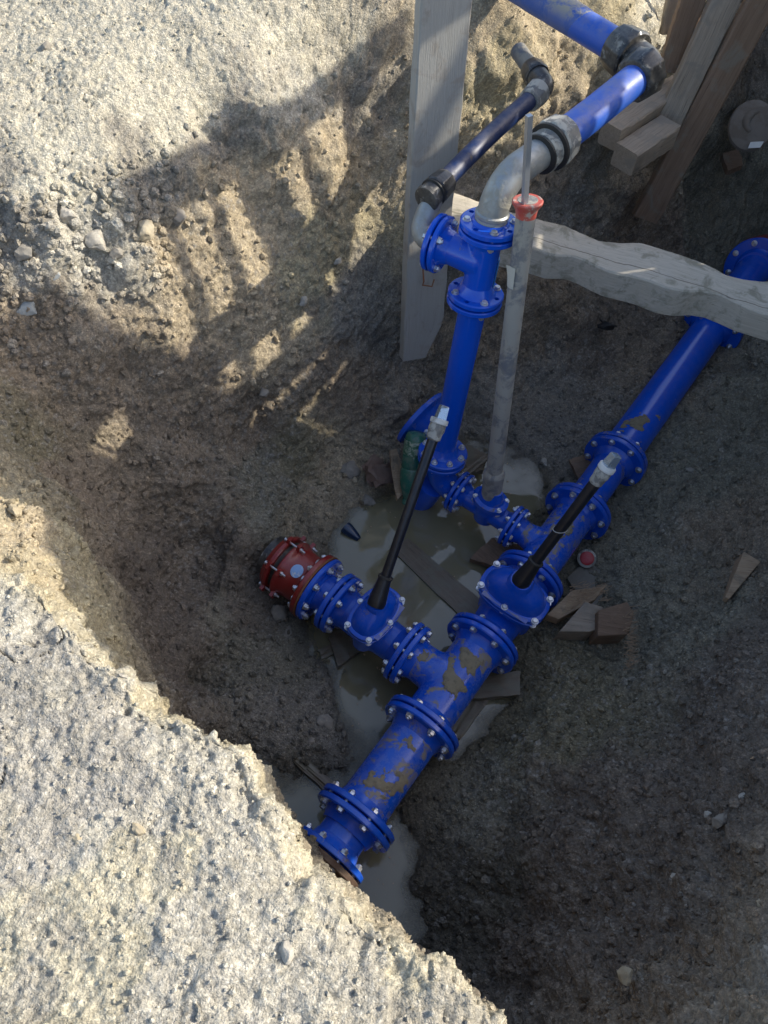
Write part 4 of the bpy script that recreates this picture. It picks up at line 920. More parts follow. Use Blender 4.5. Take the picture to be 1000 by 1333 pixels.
# torn pale label flap on the sleeve
lb = sb+sd*(sL*.80); out = (Vector(CAM)-lb); out = (out-sd*out.dot(sd)).normalized(); sdv = sd.cross(out)
lm = MB(); vv = []
for i in range(5):
    for k in range(4):
        a = .35+k*.30; rr = .0335+(.010*(i/4)**2 if k == 3 else .0006)
        vv.append(lb+sd*(-.02+.018*i)+(out*math.cos(a)-sdv*math.sin(a)*(1))*rr)
lm.add(vv, [(i*4+k, i*4+k+1, (i+1)*4+k+1, (i+1)*4+k) for i in range(4) for k in range(3)]); lm.build('torn_label', CREAM, gs)
bt = P(689, 150, .36); bar0 = st-sd*.12; bdv = (bt-bar0).normalized()
br = thing('square_bar', st, 'square steel bar sticking up out of the red ring of the grey sleeve', 'steel bar')
u = (RT_V-bdv*RT_V.dot(bdv)).normalized(); u = (u+bdv.cross(u)*.45).normalized(); w_ = bdv.cross(u); h = .0075
M = MB(); cs = [u*h+w_*h, -u*h+w_*h, -u*h-w_*h, u*h-w_*h]
M.prism([bt+c for c in cs], bar0-bt); M.build('bar', STEEL, br, smooth=False)

# ------------------------------------------------------------------ timber
def wood_thing(name, A, B, wd, ht, m, label, cat, side=None, group=None, part='timber', **k):
    A, B = Vector(A), Vector(B)
    M = MB().wood(A, B, wd, ht, side=side, **k); base = (A+B)/2
    me = M.mesh(name, base, grain=True, ang=30); me.materials.append(m); o = bpy.data.objects.new(name, me); COL.objects.link(o); o.location = base
    return tag(o, label, cat, group)
# upright stake: a thick plank driven into the soil, leaning back against the cut
sA = P(547, 462, -.93); sB = P(583, -60, .42); sdir = (sB-sA).normalized()
sside = (Vector(RT)*.93+Vector((0, .36, 0))); sside = sside-sdir*sside.dot(sdir)
M = MB(); hw = .086; hh = .027; r_ = random.Random(5); vs = []; fs = []; gr = []
sside.normalize(); sn = sside.cross(sdir).normalized()
if sn.y > 0: sn = -sn
cs = [(-hw+.004, -hh), (hw-.004, -hh), (hw, -hh+.004), (hw, hh-.004), (hw-.004, hh), (-hw+.004, hh), (-hw, hh-.004), (-hw, -hh+.004)]
Ls = (sB-sA).length; nS = 30
for i in range(nS+1):
    t = i/nS
    for x, y in cs:
        # the foot is cut to a slant on the right side
        xx = x
        if t < .13 and x > 0: xx = x*(.15+.85*min(1, t/.13*1.15))
        vs.append(sA+sdir*(Ls*t)+sside*(xx+r_.gauss(0, .0009)-.006*math.sin(t*3))+sn*(y+r_.gauss(0, .0009))); gr.append((Ls*t, x, y))
for i in range(nS):
    for k in range(8): k2 = (k+1) % 8; fs.append((i*8+k, i*8+k2, (i+1)*8+k2, (i+1)*8+k))
fs.append(tuple(range(8))[::-1]); fs.append(tuple(nS*8+k for k in range(8)))
M.add(vs, fs, gr); me = M.mesh('timber_stake', sA, grain=True, ang=30); me.materials.append(W_STAKE)
o = bpy.data.objects.new('timber_stake', me); COL.objects.link(o); o.location = sA
tag(o, 'broad grey plank standing upright against the pit wall behind the riser', 'plank')
# small iron hook on the stake
hk = thing('iron_hook', P(541, 320, -.4), 'small rusty iron hook on the face of the upright plank', 'hook')
hq = sA+sdir*(Ls*.30)+sn*.036-sside*.03
MB().tube([hq, hq+sn*.02-sdir*.05, hq+sn*.01-sdir*.07+sside*.0, hq+sn*.022-sdir*.075+sside*.035, hq+sn*.015-sdir*.05+sside*.045], .003, 8).build('rod', RUST, hk)

# long carved beam across the pit
ZB = -.42
back = [(575, 244), (620, 262), (660, 275), (695, 283), (735, 291), (760, 302), (780, 311), (808, 315), (835, 316), (870, 328), (905, 339), (928, 348), (945, 357), (970, 362), (1000, 364), (1040, 372), (1100, 392), (1230, 430)]
front = [(575, 284), (620, 300), (660, 312), (695, 320), (720, 328), (748, 329), (762, 334), (780, 343), (797, 351), (840, 362), (870, 374), (893, 378), (915, 377), (935, 380), (955, 388), (977, 398), (1040, 417), (1100, 440), (1230, 482)]
M = MB(); bk = [P(x, y, ZB) for x, y in back]; fr = [P(x, y+2, ZB) for x, y in front]
def resamp(pl, n):
    d = [0]
    for a, b in zip(pl[:-1], pl[1:]): d.append(d[-1]+(b-a).length)
    out = []
    for i in range(n):
        t = d[-1]*i/(n-1); k = max(j for j in range(len(d)) if d[j] <= t+1e-9); k = min(k, len(pl)-2); f = (t-d[k])/(d[k+1]-d[k]); out.append(pl[k]*(1-f)+pl[k+1]*f)
    return out
nB = 125; bk = resamp(bk, nB); fr = resamp(fr, nB); bx = (fr[-1]-fr[0]).normalized(); vs = []; fs = []; gr = []; r_ = random.Random(9)
for i in range(nB):
    a, b = bk[i], fr[i]; e = (b-a).normalized(); H = .125
    zt = .006*math.sin(i*.13)+r_.gauss(0, .0006)
    secs = [a+Vector((0, 0, zt-.005)), a+e*.006+Vector((0, 0, zt)), a*.75+b*.25+Vector((0, 0, zt+.002)), a*.5+b*.5+Vector((0, 0, zt+.001+r_.gauss(0, .0006))), a*.25+b*.75+Vector((0, 0, zt)), b-e*.006+Vector((0, 0, zt-.002)), b+Vector((0, 0, zt-.008)), b+Vector((0, 0, zt-.5*H)), b+Vector((0, 0, -H+.006)), b-e*.006+Vector((0, 0, -H)), a+e*.006+Vector((0, 0, -H)), a+Vector((0, 0, -H+.006))]
    for q in secs: vs.append(q); gr.append(((q-fr[0]).dot(bx), (q-fr[0]).dot(Vector((-bx.y, bx.x, 0))), q.z))
ns = 12
for i in range(nB-1):
    for k in range(ns): k2 = (k+1) % ns; fs.append((i*ns+k, i*ns+k2, (i+1)*ns+k2, (i+1)*ns+k))
fs.append(tuple(range(ns))[::-1]); fs.append(tuple((nB-1)*ns+k for k in range(ns)))
M.add(vs, fs, gr); me = M.mesh('timber_beam', bk[0], grain=True, ang=40); me.materials.append(W_BEAM)
o = bpy.data.objects.new('timber_beam', me); COL.objects.link(o); o.location = bk[0]
tag(o, 'long pale beam with wavy hollowed edges lying across the pit over the main pipe', 'beam')

def lean(px0, py0, px1, py1, z0, z1): return P(px0, py0, z0), P(px1, py1, z1)
# planks stacked on the far right slope
A, B = lean(866, 166, 958, -30, -.40, .12); sd0 = Vector((.93, .1, 0))
wood_thing('plank', A, B, .115, .05, W_GREY, 'weathered grey plank in the middle of the leaning pair at the top right', 'plank', side=sd0, seed=11, group='planks leaning at the top right')
A, B = lean(839, 284, 1003, -20, -.78, .12)
wood_thing('plank', A, B, .125, .055, W_BROWNR, 'longest brown plank with a red paint smear near its foot at the top right', 'plank', side=sd0, seed=12, group='planks leaning at the top right')
rp = P(861, 243, -.60); 
A, B = lean(871, 92, 912, -30, -.24, .10)
wood_thing('plank', A, B, .10, .05, W_BROWN, 'short reddish brown plank beside the large black elbow', 'plank', side=sd0, seed=13, group='planks leaning at the top right')
A, B = lean(874, 44, 890, -30, -.18, .02)
wood_thing('plank', A, B, .10, .05, W_GREY, 'pale grey board end at the top edge, leftmost of the leaning boards', 'plank', side=sd0, seed=14, group='planks leaning at the top right')
# squared timbers
A = P(793, 178, -.36); B = P(880, 118, -.33)
wood_thing('squared_timber', A, B, .10, .10, W_GREY, 'long squared timber below the large black elbow', 'timber block', side=Vector((.6, -.8, 0)), seed=15)
A = P(812, 208, -.40); B = P(868, 171, -.38)
wood_thing('squared_timber', A, B, .115, .10, W_GREY, 'short squared timber block sticking out below the grey plank', 'timber block', side=Vector((.6, -.8, 0)), seed=16)
# red paint smear on the brown plank is its own thin coat
A, B = lean(839, 284, 1003, -20, -.78, .12); dd = (B-A).normalized(); s_ = (sd0-dd*sd0.dot(dd)).normalized(); un = s_.cross(dd); un = un if un.z > 0 else -un

# boards lying in the water and mud
def flat_board(name, corners, z, th, m, label, cat='board', tiltz=(0, 0, 0, 0), group=None, rough=.0015, seed=1):
    "board with surveyed corners (photo positions), real thickness th"
    r = random.Random(seed); c = [P(x, y, z+t) for (x, y), t in zip(corners, tiltz)]; n = 10; vs = []; fs = []; gr = []
    nrm = (c[1]-c[0]).cross(c[3]-c[0]).normalized()
    if nrm.z < 0: nrm = -nrm
    ex = (c[1]-c[0]).normalized(); ey = (c[3]-c[0]).normalized(); nw = 4
    for lay in (0, 1):
        for i in range(n+1):
            for j in range(nw+1):
                u, v = i/n, j/nw; q = (c[0]*(1-u)+c[1]*u)*(1-v)+(c[3]*(1-u)+c[2]*u)*v
                e = r.gauss(0, rough); ed = (i in (0, n))+(j in (0, nw))
                q = q-nrm*(th if lay else 0)+nrm*e+ex*r.gauss(0, rough*2 if i in (0, n) else 0)+ey*r.gauss(0, rough if j in (0, nw) else 0)
                vs.append(q); gr.append(((q-c[0]).dot(ex)+seed, (q-c[0]).dot(ey)+seed*.37, (q-c[0]).dot(nrm)))
    W = nw+1; o2 = (n+1)*W
    for i in range(n):
        for j in range(nw):
            a = i*W+j; fs.append((a, a+1, a+W+1, a+W)); fs.append((o2+a, o2+a+W, o2+a+W+1, o2+a+1))
    for i in range(n): fs.append((i*W, (i+1)*W, o2+(i+1)*W, o2+i*W)); fs.append((i*W+nw, o2+i*W+nw, o2+(i+1)*W+nw, (i+1)*W+nw))
    for j in range(nw): fs.append((j, o2+j, o2+j+1, j+1)); a = n*W+j; fs.append((a, a+1, o2+a+1, o2+a))
    M = MB(); M.add(vs, fs, gr); base = (c[0]+c[2])/2; me = M.mesh(name, base, grain=True, ang=30); me.materials.append(m)
    o = bpy.data.objects.new(name, me); COL.objects.link(o); o.location = base; return tag(o, label, cat, group)
flat_board('sunken_board', [(530, 700), (640, 792), (613, 814), (510, 716)], -1.352, .03, W_WET, 'long board lying just at the water surface between the two gate valves', seed=3)
flat_board('sunken_board', [(640, 700), (700, 716), (672, 745), (612, 727)], -1.315, .03, W_BROWN, 'wet reddish brown board under the thin outlet of the upper tee', seed=4, tiltz=(0, .01, .02, -.01))
flat_board('sunken_board', [(428, 828), (462, 800), (478, 840), (440, 868)], -1.335, .05, W_WET, 'small squared wooden block under the smaller valve', seed=5)
flat_board('sunken_board', [(414, 846), (505, 800), (512, 808), (420, 858)], -1.352, .03, W_WET, 'narrow dark strip of wood under the smaller valve', seed=6)
flat_board('support_board', [(588, 890), (678, 872), (676, 904), (592, 912)], -1.315, .035, W_WET, 'wet board poking out to the right under the big tee', seed=7)
flat_board('support_board', [(596, 915), (640, 905), (600, 962), (570, 952)], -1.345, .03, W_WET, 'dark board slanting down beneath the big tee', seed=8)
flat_board('sunken_plank', [(362, 975), (376, 968), (440, 1022), (428, 1034)], -1.345, .03, W_WET, 'narrow muddy plank running to the nearest flange on the left', seed=9)
flat_board('tile', [(741, 598), (770, 590), (786, 616), (762, 640)], -1.285, .03, W_BROWN, 'reddish brown flat piece in the mud left of the long pipe', 'board', seed=10, tiltz=(0, .02, .02, 0))
flat_board('flat_slab', [(738, 752), (800, 700), (806, 748), (770, 795)], -1.315, .03, MUDSLAB if 'MUDSLAB' in globals() else W_WET, 'grey mud-covered slab beside the upper tee with the red cap on it', 'slab', seed=11)
flat_board('board_piece', [(600, 575), (636, 592), (628, 612), (590, 620)], -1.31, .025, W_WET, 'brown broken board piece behind the riser foot', seed=12, tiltz=(0, .01, .02, 0))
flat_board('wood_strip', [(632, 590), (636, 598), (604, 621), (600, 612)], -1.285, .012, W_WET, 'thin dark splinter of wood beside the riser foot', seed=13)
flat_board('cream_slat', [(507, 587), (516, 584), (528, 640), (517, 650)], -1.24, .012, W_SPLIT, 'narrow pale slat standing left of the green bottle', seed=14, tiltz=(.06, .06, 0, 0))
# timber wedge on the right slope
g1 = ground_at(972, 732); g2 = ground_at(944, 782); M = MB(); e = (g2-g1); sdv = e.cross(UP).normalized()
q0 = g1+UP*.045; M2 = MB()
a = [q0+sdv*.034, q0-sdv*.034]; b = [g2+UP*.02+sdv*.008, g2+UP*.02-sdv*.006]; dpn = UP*-.075
M2.add([a[0], a[1], b[1], b[0], a[0]+dpn, a[1]+dpn, b[1]+UP*-.03, b[0]+UP*-.03], [(0, 1, 2, 3), (7, 6, 5, 4), (0, 4, 5, 1), (1, 5, 6, 2), (2, 6, 7, 3), (3, 7, 4, 0)])
me = M2.mesh('timber_wedge', g1, grain=True, smooth=False); me.materials.append(W_SPLIT); o = bpy.data.objects.new('timber_wedge', me); COL.objects.link(o); o.location = g1
bv = o.modifiers.new('b', 'BEVEL'); bv.width = .003; bv.segments = 2
tag(o, 'pointed pale timber wedge lying on the right slope', 'wedge')
# broken timber beside the larger valve
bt_ = thing('broken_timber', P(765, 805, -1.2), 'thick broken timber with a splintered end beside the larger valve', 'timber')
def chunk(root, top, down, m, name, seed=0, cutz=None):
    "top: surveyed corners (x, y, z), extruded down"
    c = [P(*q) for q in top]; M = MB(); M.prism(c, Vector(down)); M.g = [tuple(Vector((v-c[0]).to_tuple()).to_tuple()) for v in M.v]
    o = M.build(name, m, root, smooth=False, grain=True); b = o.modifiers.new('b', 'BEVEL'); b.width = .004; b.segments = 2; return o
chunk(bt_, [(728, 822, -1.17), (762, 783, -1.12), (786, 790, -1.13), (776, 820, -1.16), (768, 822, -1.16)], (0, .01, -.12), W_GREY, 'beam_piece', 1)
chunk(bt_, [(779, 794, -1.10), (817, 783, -1.06), (826, 800, -1.08), (818, 826, -1.12), (778, 828, -1.14)], (0, .01, -.11), W_BROWN, 'beam_piece', 2)
chunk(bt_, [(712, 800, -1.20), (745, 768, -1.16), (790, 762, -1.17), (775, 780, -1.17), (728, 806, -1.2)], (0, 0, -.05), W_SPLIT, 'split_board', 3)
r_ = random.Random(3); sp = MB()
for i in range(90):
    s0 = P(822+r_.uniform(-6, 4), 790+i*.9+r_.uniform(-3, 3), -1.10+r_.uniform(-.04, .04)); dv = Vector((1, .25, .1))+Vector((r_.uniform(-.5, .5), r_.uniform(-.6, .6), r_.uniform(-.4, .5)))
    sp.tube([s0-dv*.01, s0+dv*r_.uniform(.008, .028)], [.0019, .0004], 4)
for i in range(80):
    s0 = P(r_.uniform(740, 792), r_.uniform(758, 782), -1.15+r_.uniform(-.01, .02)); dv = Vector((r_.uniform(.4, 1), r_.uniform(-.3, .6), r_.uniform(-.1, .6)))
    sp.tube([s0-dv*.01, s0+dv*r_.uniform(.01, .035)], [.0016, .0004], 4)
sp.build('splinters', W_SPLIT, bt_, smooth=False)['kind'] = 'stuff'

# ------------------------------------------------------------------ litter
# green bottle lying neck down against the blue fitting
ba = P(543, 562, -1.01); bb = P(528, 656, -1.27); bd = (bb-ba).normalized(); bL = (bb-ba).length
GREEN, nt, b = mat('green_bottle_plastic'); p, nm = pos(nt)
b.inputs['Base Color'].default_value = (.05, .17, .12, 1); b.inputs['Roughness'].default_value = .12; b.inputs['Transmission Weight'].default_value = .25; b.inputs['IOR'].default_value = 1.45
L(nt, mix(nt, ramp(nt, noise(nt, p, 30, 4), [(.45, 0), (.7, 1)]), (.04, .17, .12), (.16, .22, .16)), b.inputs['Base Color'])
LABELM = painted('bottle_label', (.03, .13, .07), .35, .9, mudcol=(.45, .48, .38), coat=.2, scale=40)
bo = thing('bottle', (ba+bb)/2, 'green plastic bottle leaning neck down into the water beside the flared blue fitting', 'bottle')
MB().lathe(ba, bd, [(0, .020), (.004, .036), (.018, .044), (.04, .045), (.09, .043), (.10, .045), (.15, .044), (.155, .041), (.165, .044), (bL-.12, .043), (bL-.085, .037), (bL-.05, .024), (bL-.03, .014), (bL, .0135)], 32).build('body', GREEN, bo)
MB().lathe(ba+bd*.035, bd, [(0, .0445), (.002, .0462), (.060, .0455), (.062, .0438)], 32).build('label', LABELM, bo)
MB().lathe(bb-bd*.022, bd, [(0, .0155), (.002, .0165), (.018, .0165), (.02, .014)], 20).build('cap', GREEN, bo)
# bottle neck floating in the water
na = P(449, 686, WATER+.012); nb_ = P(472, 706, WATER-.002); nd = (nb_-na).normalized()
DARKB = painted('dark_blue_bottle', (.012, .03, .07), .12, .1, coat=.5, dust=.05)
fb = thing('cut_bottle_neck', na, 'dark blue cut bottle neck floating in the brown water', 'bottle')
MB().lathe(na, nd, [(0, .022), (.001, .028), (.02, .028), (.05, .022), (.078, .014), (.082, .010)], 24).build('neck', DARKB, fb)
MB().lathe(na-nd*.002, nd, [(0, .015), (.003, .022)], 20).build('opening', RUBBER, fb)
# red plastic cap
rcq = P(764, 727, -1.285); rcp = thing('red_cap', rcq, 'small round red cap with a pale rim in the mud beside the upper tee', 'cap')
capn = Vector((-.15, -.45, .9)).normalized()
MB().lathe(rcq-capn*.01, capn, [(0, .034), (.004, .040), (.012, .039), (.015, .035), (.018, .026), (.008, .024)], 36).build('rim', DUSTF, rcp)
MB().lathe(rcq-capn*.004, capn, [(0, .030), (.014, .029), (.018, .020), (.0185, .006)], 28).build('plug', REDCAP, rcp)
# crushed cardboard box
def crumple(name, px, py, z, sx, sy, sz, rot, m, label, cat, seed, noise_=.25, sub=3, part=False):
    bm = bmesh.new(); bmesh.ops.create_cube(bm, size=1); bmesh.ops.subdivide_edges(bm, edges=bm.edges, cuts=sub, use_grid_fill=True)
    V = np.array([v.co[:] for v in bm.verts]); nn = np.stack([vnoise(V+seed*3.1, 2.2, seed+i) for i in range(3)], 1); V = V+nn*noise_
    V = V*np.array([sx, sy, sz]); Rm = np.array(Matrix.Rotation(rot[2], 3, 'Z')@Matrix.Rotation(rot[1], 3, 'Y')@Matrix.Rotation(rot[0], 3, 'X')); V = V@Rm.T
    for v, c in zip(bm.verts, V): v.co = c
    me = bpy.data.meshes.new(name); bm.to_mesh(me); bm.free(); me.materials.append(m); o = bpy.data.objects.new(name, me); COL.objects.link(o)
    o.location = P(px, py, z); return tag(o, label, cat)
crumple('crushed_carton', 497, 618, -1.27, .13, .09, .05, (.3, .5, .6), BOARDC, 'crushed brown carton in the mud left of the green bottle', 'carton', 3, .32)
crumple('carton_flap', 487, 603, -1.25, .09, .05, .012, (.6, .2, 1.2), BOARDC, 'torn brown carton flap above the crushed carton', 'carton', 4, .3)
crumple('plastic_scrap', 790, 423, -1.085, .07, .025, .03, (.3, .2, .2), RUBBER, 'small black plastic scrap on the back slope below the beam', 'scrap', 6, .4)
# clay-coloured folded thing at the right edge
mf = thing('muddy_sling', P(978, 165, -.66), 'folded muddy fabric sling with a small white tag at the right edge', 'sling')
cq = P(975, 166, -.62); ex = Vector((1, .1, .15)).normalized(); ey = Vector((-.1, .8, .5)).normalized(); M = MB()
for rr, th, lo, hi in ():
    path = [cq+ex*(math.cos(a)*rr*1.0)+ey*(math.sin(a)*rr) for a in [lo+(hi-lo)*i/16 for i in range(17)]]
    M.tube(path, [th*(.8+.2*math.sin(i*.9)) for i in range(17)], 14)
el_ = MB(); el_.lathe(cq-Vector((0, .03, -.02)).normalized()*.012, Vector((-.1, -.62, .75)), [(0, .06), (.006, .105), (.016, .125), (.03, .12), (.040, .09), (.043, .03)], 40, sx=1.0, sy=.88); el_.build('pad', FABRIC, mf)
M = MB(); pth = [cq+ex*(.02+.055*math.cos(a))+ey*(.01+.05*math.sin(a))+Vector((0, -.035, .035)) for a in [1.2+.22*i for i in range(14)]]
M.tube(pth, [.010+.012*math.sin(i/13*math.pi) for i in range(14)], 14); M.build('fold', FABRIC, mf)
tq = cq+ex*-.02-ey*.105+Vector((0, -.045, .03)); M = MB(); M.prism([tq, tq+ex*.06+ey*.0, tq+ex*.075+ey*.03, tq+ex*.012+ey*.03], Vector((0, .002, -.003))); M.build('tag', WHITEP, mf, smooth=False)
flat_board('broken_tile', [(940, 200), (962, 194), (968, 214), (948, 222)], -.80, .03, W_BROWN, 'brown broken tile piece under the muddy sling', 'tile', seed=21)

# ------------------------------------------------------------------ single stones one can pick out
def stone_mat(name, a, c):
    'stone with soil dust stuck on it'
    m, nt, b = mat(name); p, nm = pos(nt); L(nt, mix(nt, ramp(nt, noise(nt, p, 22, 5, .65), [(.35, 0), (.65, 1)]), a, c), b.inputs['Base Color'])
    b.inputs['Roughness'].default_value = .9; bump(nt, b, noise(nt, p, 90, 5, .7), .6, .004); return m
ST_P = stone_mat('pale_limestone', (.33, .30, .25), (.50, .47, .40)); ST_G = stone_mat('grey_stone', (.20, .18, .15), (.30, .275, .23)); ST_O = stone_mat('ochre_stone', (.34, .28, .18), (.46, .40, .29)); ST_B = stone_mat('bluish_stone', (.32, .34, .33), (.44, .45, .43))
def stone(px, py, wpx, hpx, m, label, seed, flat=.6, sink=.95):
    g = ground_at(px, py); dist = (g-Vector(CAM)).length; s = wpx*dist/2000*1.03; s2 = hpx*dist/2000*1.03
    bm = bmesh.new(); bmesh.ops.create_icosphere(bm, subdivisions=4, radius=1); V = np.array([v.co[:] for v in bm.verts])
    r = np.random.default_rng(seed)
    for _ in range(26):           # chip facets off
        n_ = r.normal(size=3); n_ /= np.linalg.norm(n_); k = r.uniform(.5, .8); d = V@n_; V = V-np.outer(np.maximum(d-k, 0), n_)*.92
    V = V*(1+.10*fbm(V+seed, 2.2, 5, .6, seed)[:, None]); V = V*np.array([s, s2, min(s, s2)*flat*1.3])
    for v, c in zip(bm.verts, V): v.co = c
    me = bpy.data.meshes.new('stone'); bm.to_mesh(me); bm.free(); me.polygons.foreach_set('use_smooth', [True]*len(me.polygons)); me.set_sharp_from_angle(angle=math.radians(28)); me.materials.append(m)
    o = bpy.data.objects.new('stone', me); COL.objects.link(o); o.location = g+Vector((0, 0, min(s, s2)*flat*(1-sink)))
    # lie against the slope
    e = .03; nx = (hbase(g.x-e, g.y)-hbase(g.x+e, g.y))/(2*e); ny = (hbase(g.x, g.y-e)-hbase(g.x, g.y+e))/(2*e)
    nrm = Vector((float(nx), float(ny), 1)).normalized(); o.rotation_euler = nrm.to_track_quat('Z', 'Y').to_euler(); o['category'] = 'stone'; o['label'] = label; return o
ST = [(425, 939, 30, 26, ST_G, 'flat pale grey stone on the mud left of the near blue pipe'),
 (122, 312, 36, 30, ST_P, 'largest pale stone in the rubble at the top of the left wall'), (88, 280, 26, 22, ST_P, 'pale rounded stone above the largest stone of the left rubble'),
 (68, 360, 28, 16, ST_B, 'bluish wedge-shaped stone at the foot of the left rubble'), (36, 402, 32, 22, ST_B, 'pale bluish stone lowest near the left edge of the photo'),
 (190, 300, 32, 26, ST_O, 'yellowish stone block right of the largest pale stone'), (152, 330, 24, 20, ST_G, 'grey stone between the pale and the yellowish blocks'),
 (30, 330, 30, 24, ST_G, 'grey stone near the left edge among the rubble'), (232, 282, 30, 26, ST_G, 'dusty grey lump high on the left wall above the sunlit fingers'),
 (345, 512, 20, 16, ST_G, 'small pale stone in the middle of the left wall'), (118, 477, 12, 11, ST_P, 'small white pebble on the shaded left wall'), (113, 560, 9, 9, ST_P, 'tiny white pebble lower on the shaded left wall'),
 (395, 392, 16, 16, ST_P, 'small pale stone at the end of the long sunlit streak'), (478, 652, 20, 24, ST_G, 'muddy round stone at the water edge below the carton'), (455, 612, 40, 36, ST_G, 'big rounded mud lump left of the crushed carton'),
 (364, 800, 30, 36, ST_G, 'muddy boulder beneath the red coupling'), (375, 824, 22, 14, ST_G, 'small angular stone beside the water under the red coupling'),
 (936, 1068, 26, 22, ST_G, 'light stone in the lower part of the right slope'), (921, 1060, 14, 9, ST_P, 'small oval pale pebble next to the light stone on the right slope'), (877, 1140, 9, 9, ST_P, 'tiny bright pebble low on the right slope'), (966, 1036, 12, 9, ST_P, 'small pale pebble near the right edge of the lower slope'),
 (815, 1268, 26, 24, ST_O, 'pale brown stone near the bottom edge right of the sunlit ground'), (994, 1176, 16, 22, ST_O, 'ochre stone at the right edge near the bottom'), (898, 612, 12, 12, ST_G, 'small grey stone right of the long pipe'),
 (705, 1009, 8, 8, ST_P, 'tiny pale pebble on the slope below the broken timber'), (955, 745, 7, 7, ST_P, 'tiny white pebble beside the timber wedge'), (708, 602, 16, 12, ST_P, 'pale flat pebble in the gravel left of the upper pipes'),
 (60, 60, 12, 18, ST_G, 'dark grey stone on the bright ground at the top left'), (160, 880, 14, 10, ST_P, 'pale crumb of rock on the spur of the sunlit edge'), (180, 1080, 22, 14, ST_O, 'flat yellowish stone set in the sunlit foreground'), (285, 1275, 20, 26, ST_O, 'yellow-grey flat stone near the bottom of the sunlit foreground'),
 (100, 1090, 24, 14, ST_O, 'pale yellow flat chip in the foreground left of the grey hollow'), (375, 1240, 24, 26, ST_P, 'white crumbly rock near the edge in the lower foreground'), (20, 665, 24, 18, ST_O, 'pale ochre rock at the left edge above the sunlit ground'),
 (405, 965, 16, 14, ST_G, 'small muddy stone below the flat pale grey one'), (505, 1075, 14, 20, ST_G, 'muddy lump right of the nearest double flange'), (280, 60, 14, 10, ST_P, 'small white stone on the bright ground at the top'), (440, 340, 14, 12, ST_P, 'small pale stone in the sunlit wall left of the plank')]
for i, q in enumerate(ST): stone(*q, seed=100+i)
# bits drifting on the water
r_ = random.Random(44); fl_ = MB()
for i in range(70):
    x, y = r_.choice(((r_.uniform(425, 520), r_.uniform(660, 740)), (r_.uniform(520, 640), r_.uniform(680, 800)), (r_.uniform(610, 700), r_.uniform(600, 650)), (r_.uniform(440, 520), r_.uniform(850, 960)), (r_.uniform(480, 520), r_.uniform(1080, 1170))))
    q = P(x, y, WATER+.0015); a = r_.uniform(0, 6.3); s = r_.uniform(.0015, .006); d = Vector((math.cos(a), math.sin(a), 0)); e = Vector((-d.y, d.x, 0))*r_.uniform(.3, .8)
    fl_.prism([q+d*s, q+e*s, q-d*s, q-e*s], (0, 0, -.0012))
ob = fl_.build('floating_bits', W_SPLIT, smooth=False); ob['kind'] = 'stuff'; tag(ob, 'tiny chips and straw bits drifting on the muddy water', 'debris')

# ------------------------------------------------------------------ unseen heap and barrier, shaped to shade the pit from the right
XB = 1.95
def shadecast(px, py, X=XB):
    "where the sun ray reaching this spot of soil crosses the line of the barrier"
    g = ground_at(px, py); return g+SDIR*((X-g.x)/SDIR.x)
def cast(p): p = Vector(p); return p+SDIR*((XB-p.x)/SDIR.x)
def build_shade_heap():
    ny, nx = 120, 50; ys = np.linspace(.9, 7.0, ny); us = np.linspace(-1, 1, nx); V = []
    prof_y = [.9, 1.5, 1.9, 2.2, 2.5, 3.0, 3.4, 3.6, 3.8, 4.2, 5.0, 7.0]; prof_z = [.0, .25, .75, 1.05, 1.2, 1.25, 1.12, .98, .80, .62, .5, .0]
    for y in ys:
        top = float(np.interp(y, prof_y, prof_z))+.03
        for u in us: V.append((3.3+u*.95, y, top*(1-abs(u)**1.7)-.06))
    V = np.array(V); V[:, 2] += .05*fbm(V, 3.5, 4, .55, 700)*(V[:, 2] > 0); V[:, 0] += .05*fbm(V, 3, 3, .5, 702)
    F = [(j*nx+i, j*nx+i+1, (j+1)*nx+i+1, (j+1)*nx+i) for j in range(ny-1) for i in range(nx-1)]
    me = bpy.data.meshes.new('shade_heap'); me.from_pydata(V.tolist(), [], F)
    me.polygons.foreach_set('use_smooth', [True]*len(F)); c = np.tile((.24, .2, .15, 0.), (len(V), 1))
    at = me.color_attributes.new('soil', 'FLOAT_COLOR', 'POINT'); at.data.foreach_set('color', c.astype('f').ravel()); me.materials.append(SOIL)
    o = bpy.data.objects.new('shade_heap', me); COL.objects.link(o); tag(o, 'unseen long heap of brown soil added beside the pit to shade it', 'shade heap')
build_shade_heap()
bar_ = thing('shade_barrier', (XB, 3.2, 0), 'unseen barrier of upright boards with gaps, shaped to cast the shade on the pit', 'barrier')
def board(a, b, wd, name='board', th=.025, off=0, seed=0):
    a = Vector(a); b = Vector(b); a.x = b.x = XB+off; d = (b-a).normalized()
    MB().wood(a, b, wd, th, side=d.cross(Vector((1, 0, 0))), seed=seed, nseg=8).build(name, W_BARRIER, bar_, grain=True)
RAIL = [shadecast(*q) for q in ((150, 262), (300, 196), (385, 150), (465, 92), (530, 28))]
board(RAIL[0], RAIL[2], .17, 'rail', off=.03, seed=3); board(RAIL[2]-(RAIL[2]-RAIL[0])*.05, RAIL[4], .13, 'rail', off=.03, seed=4)
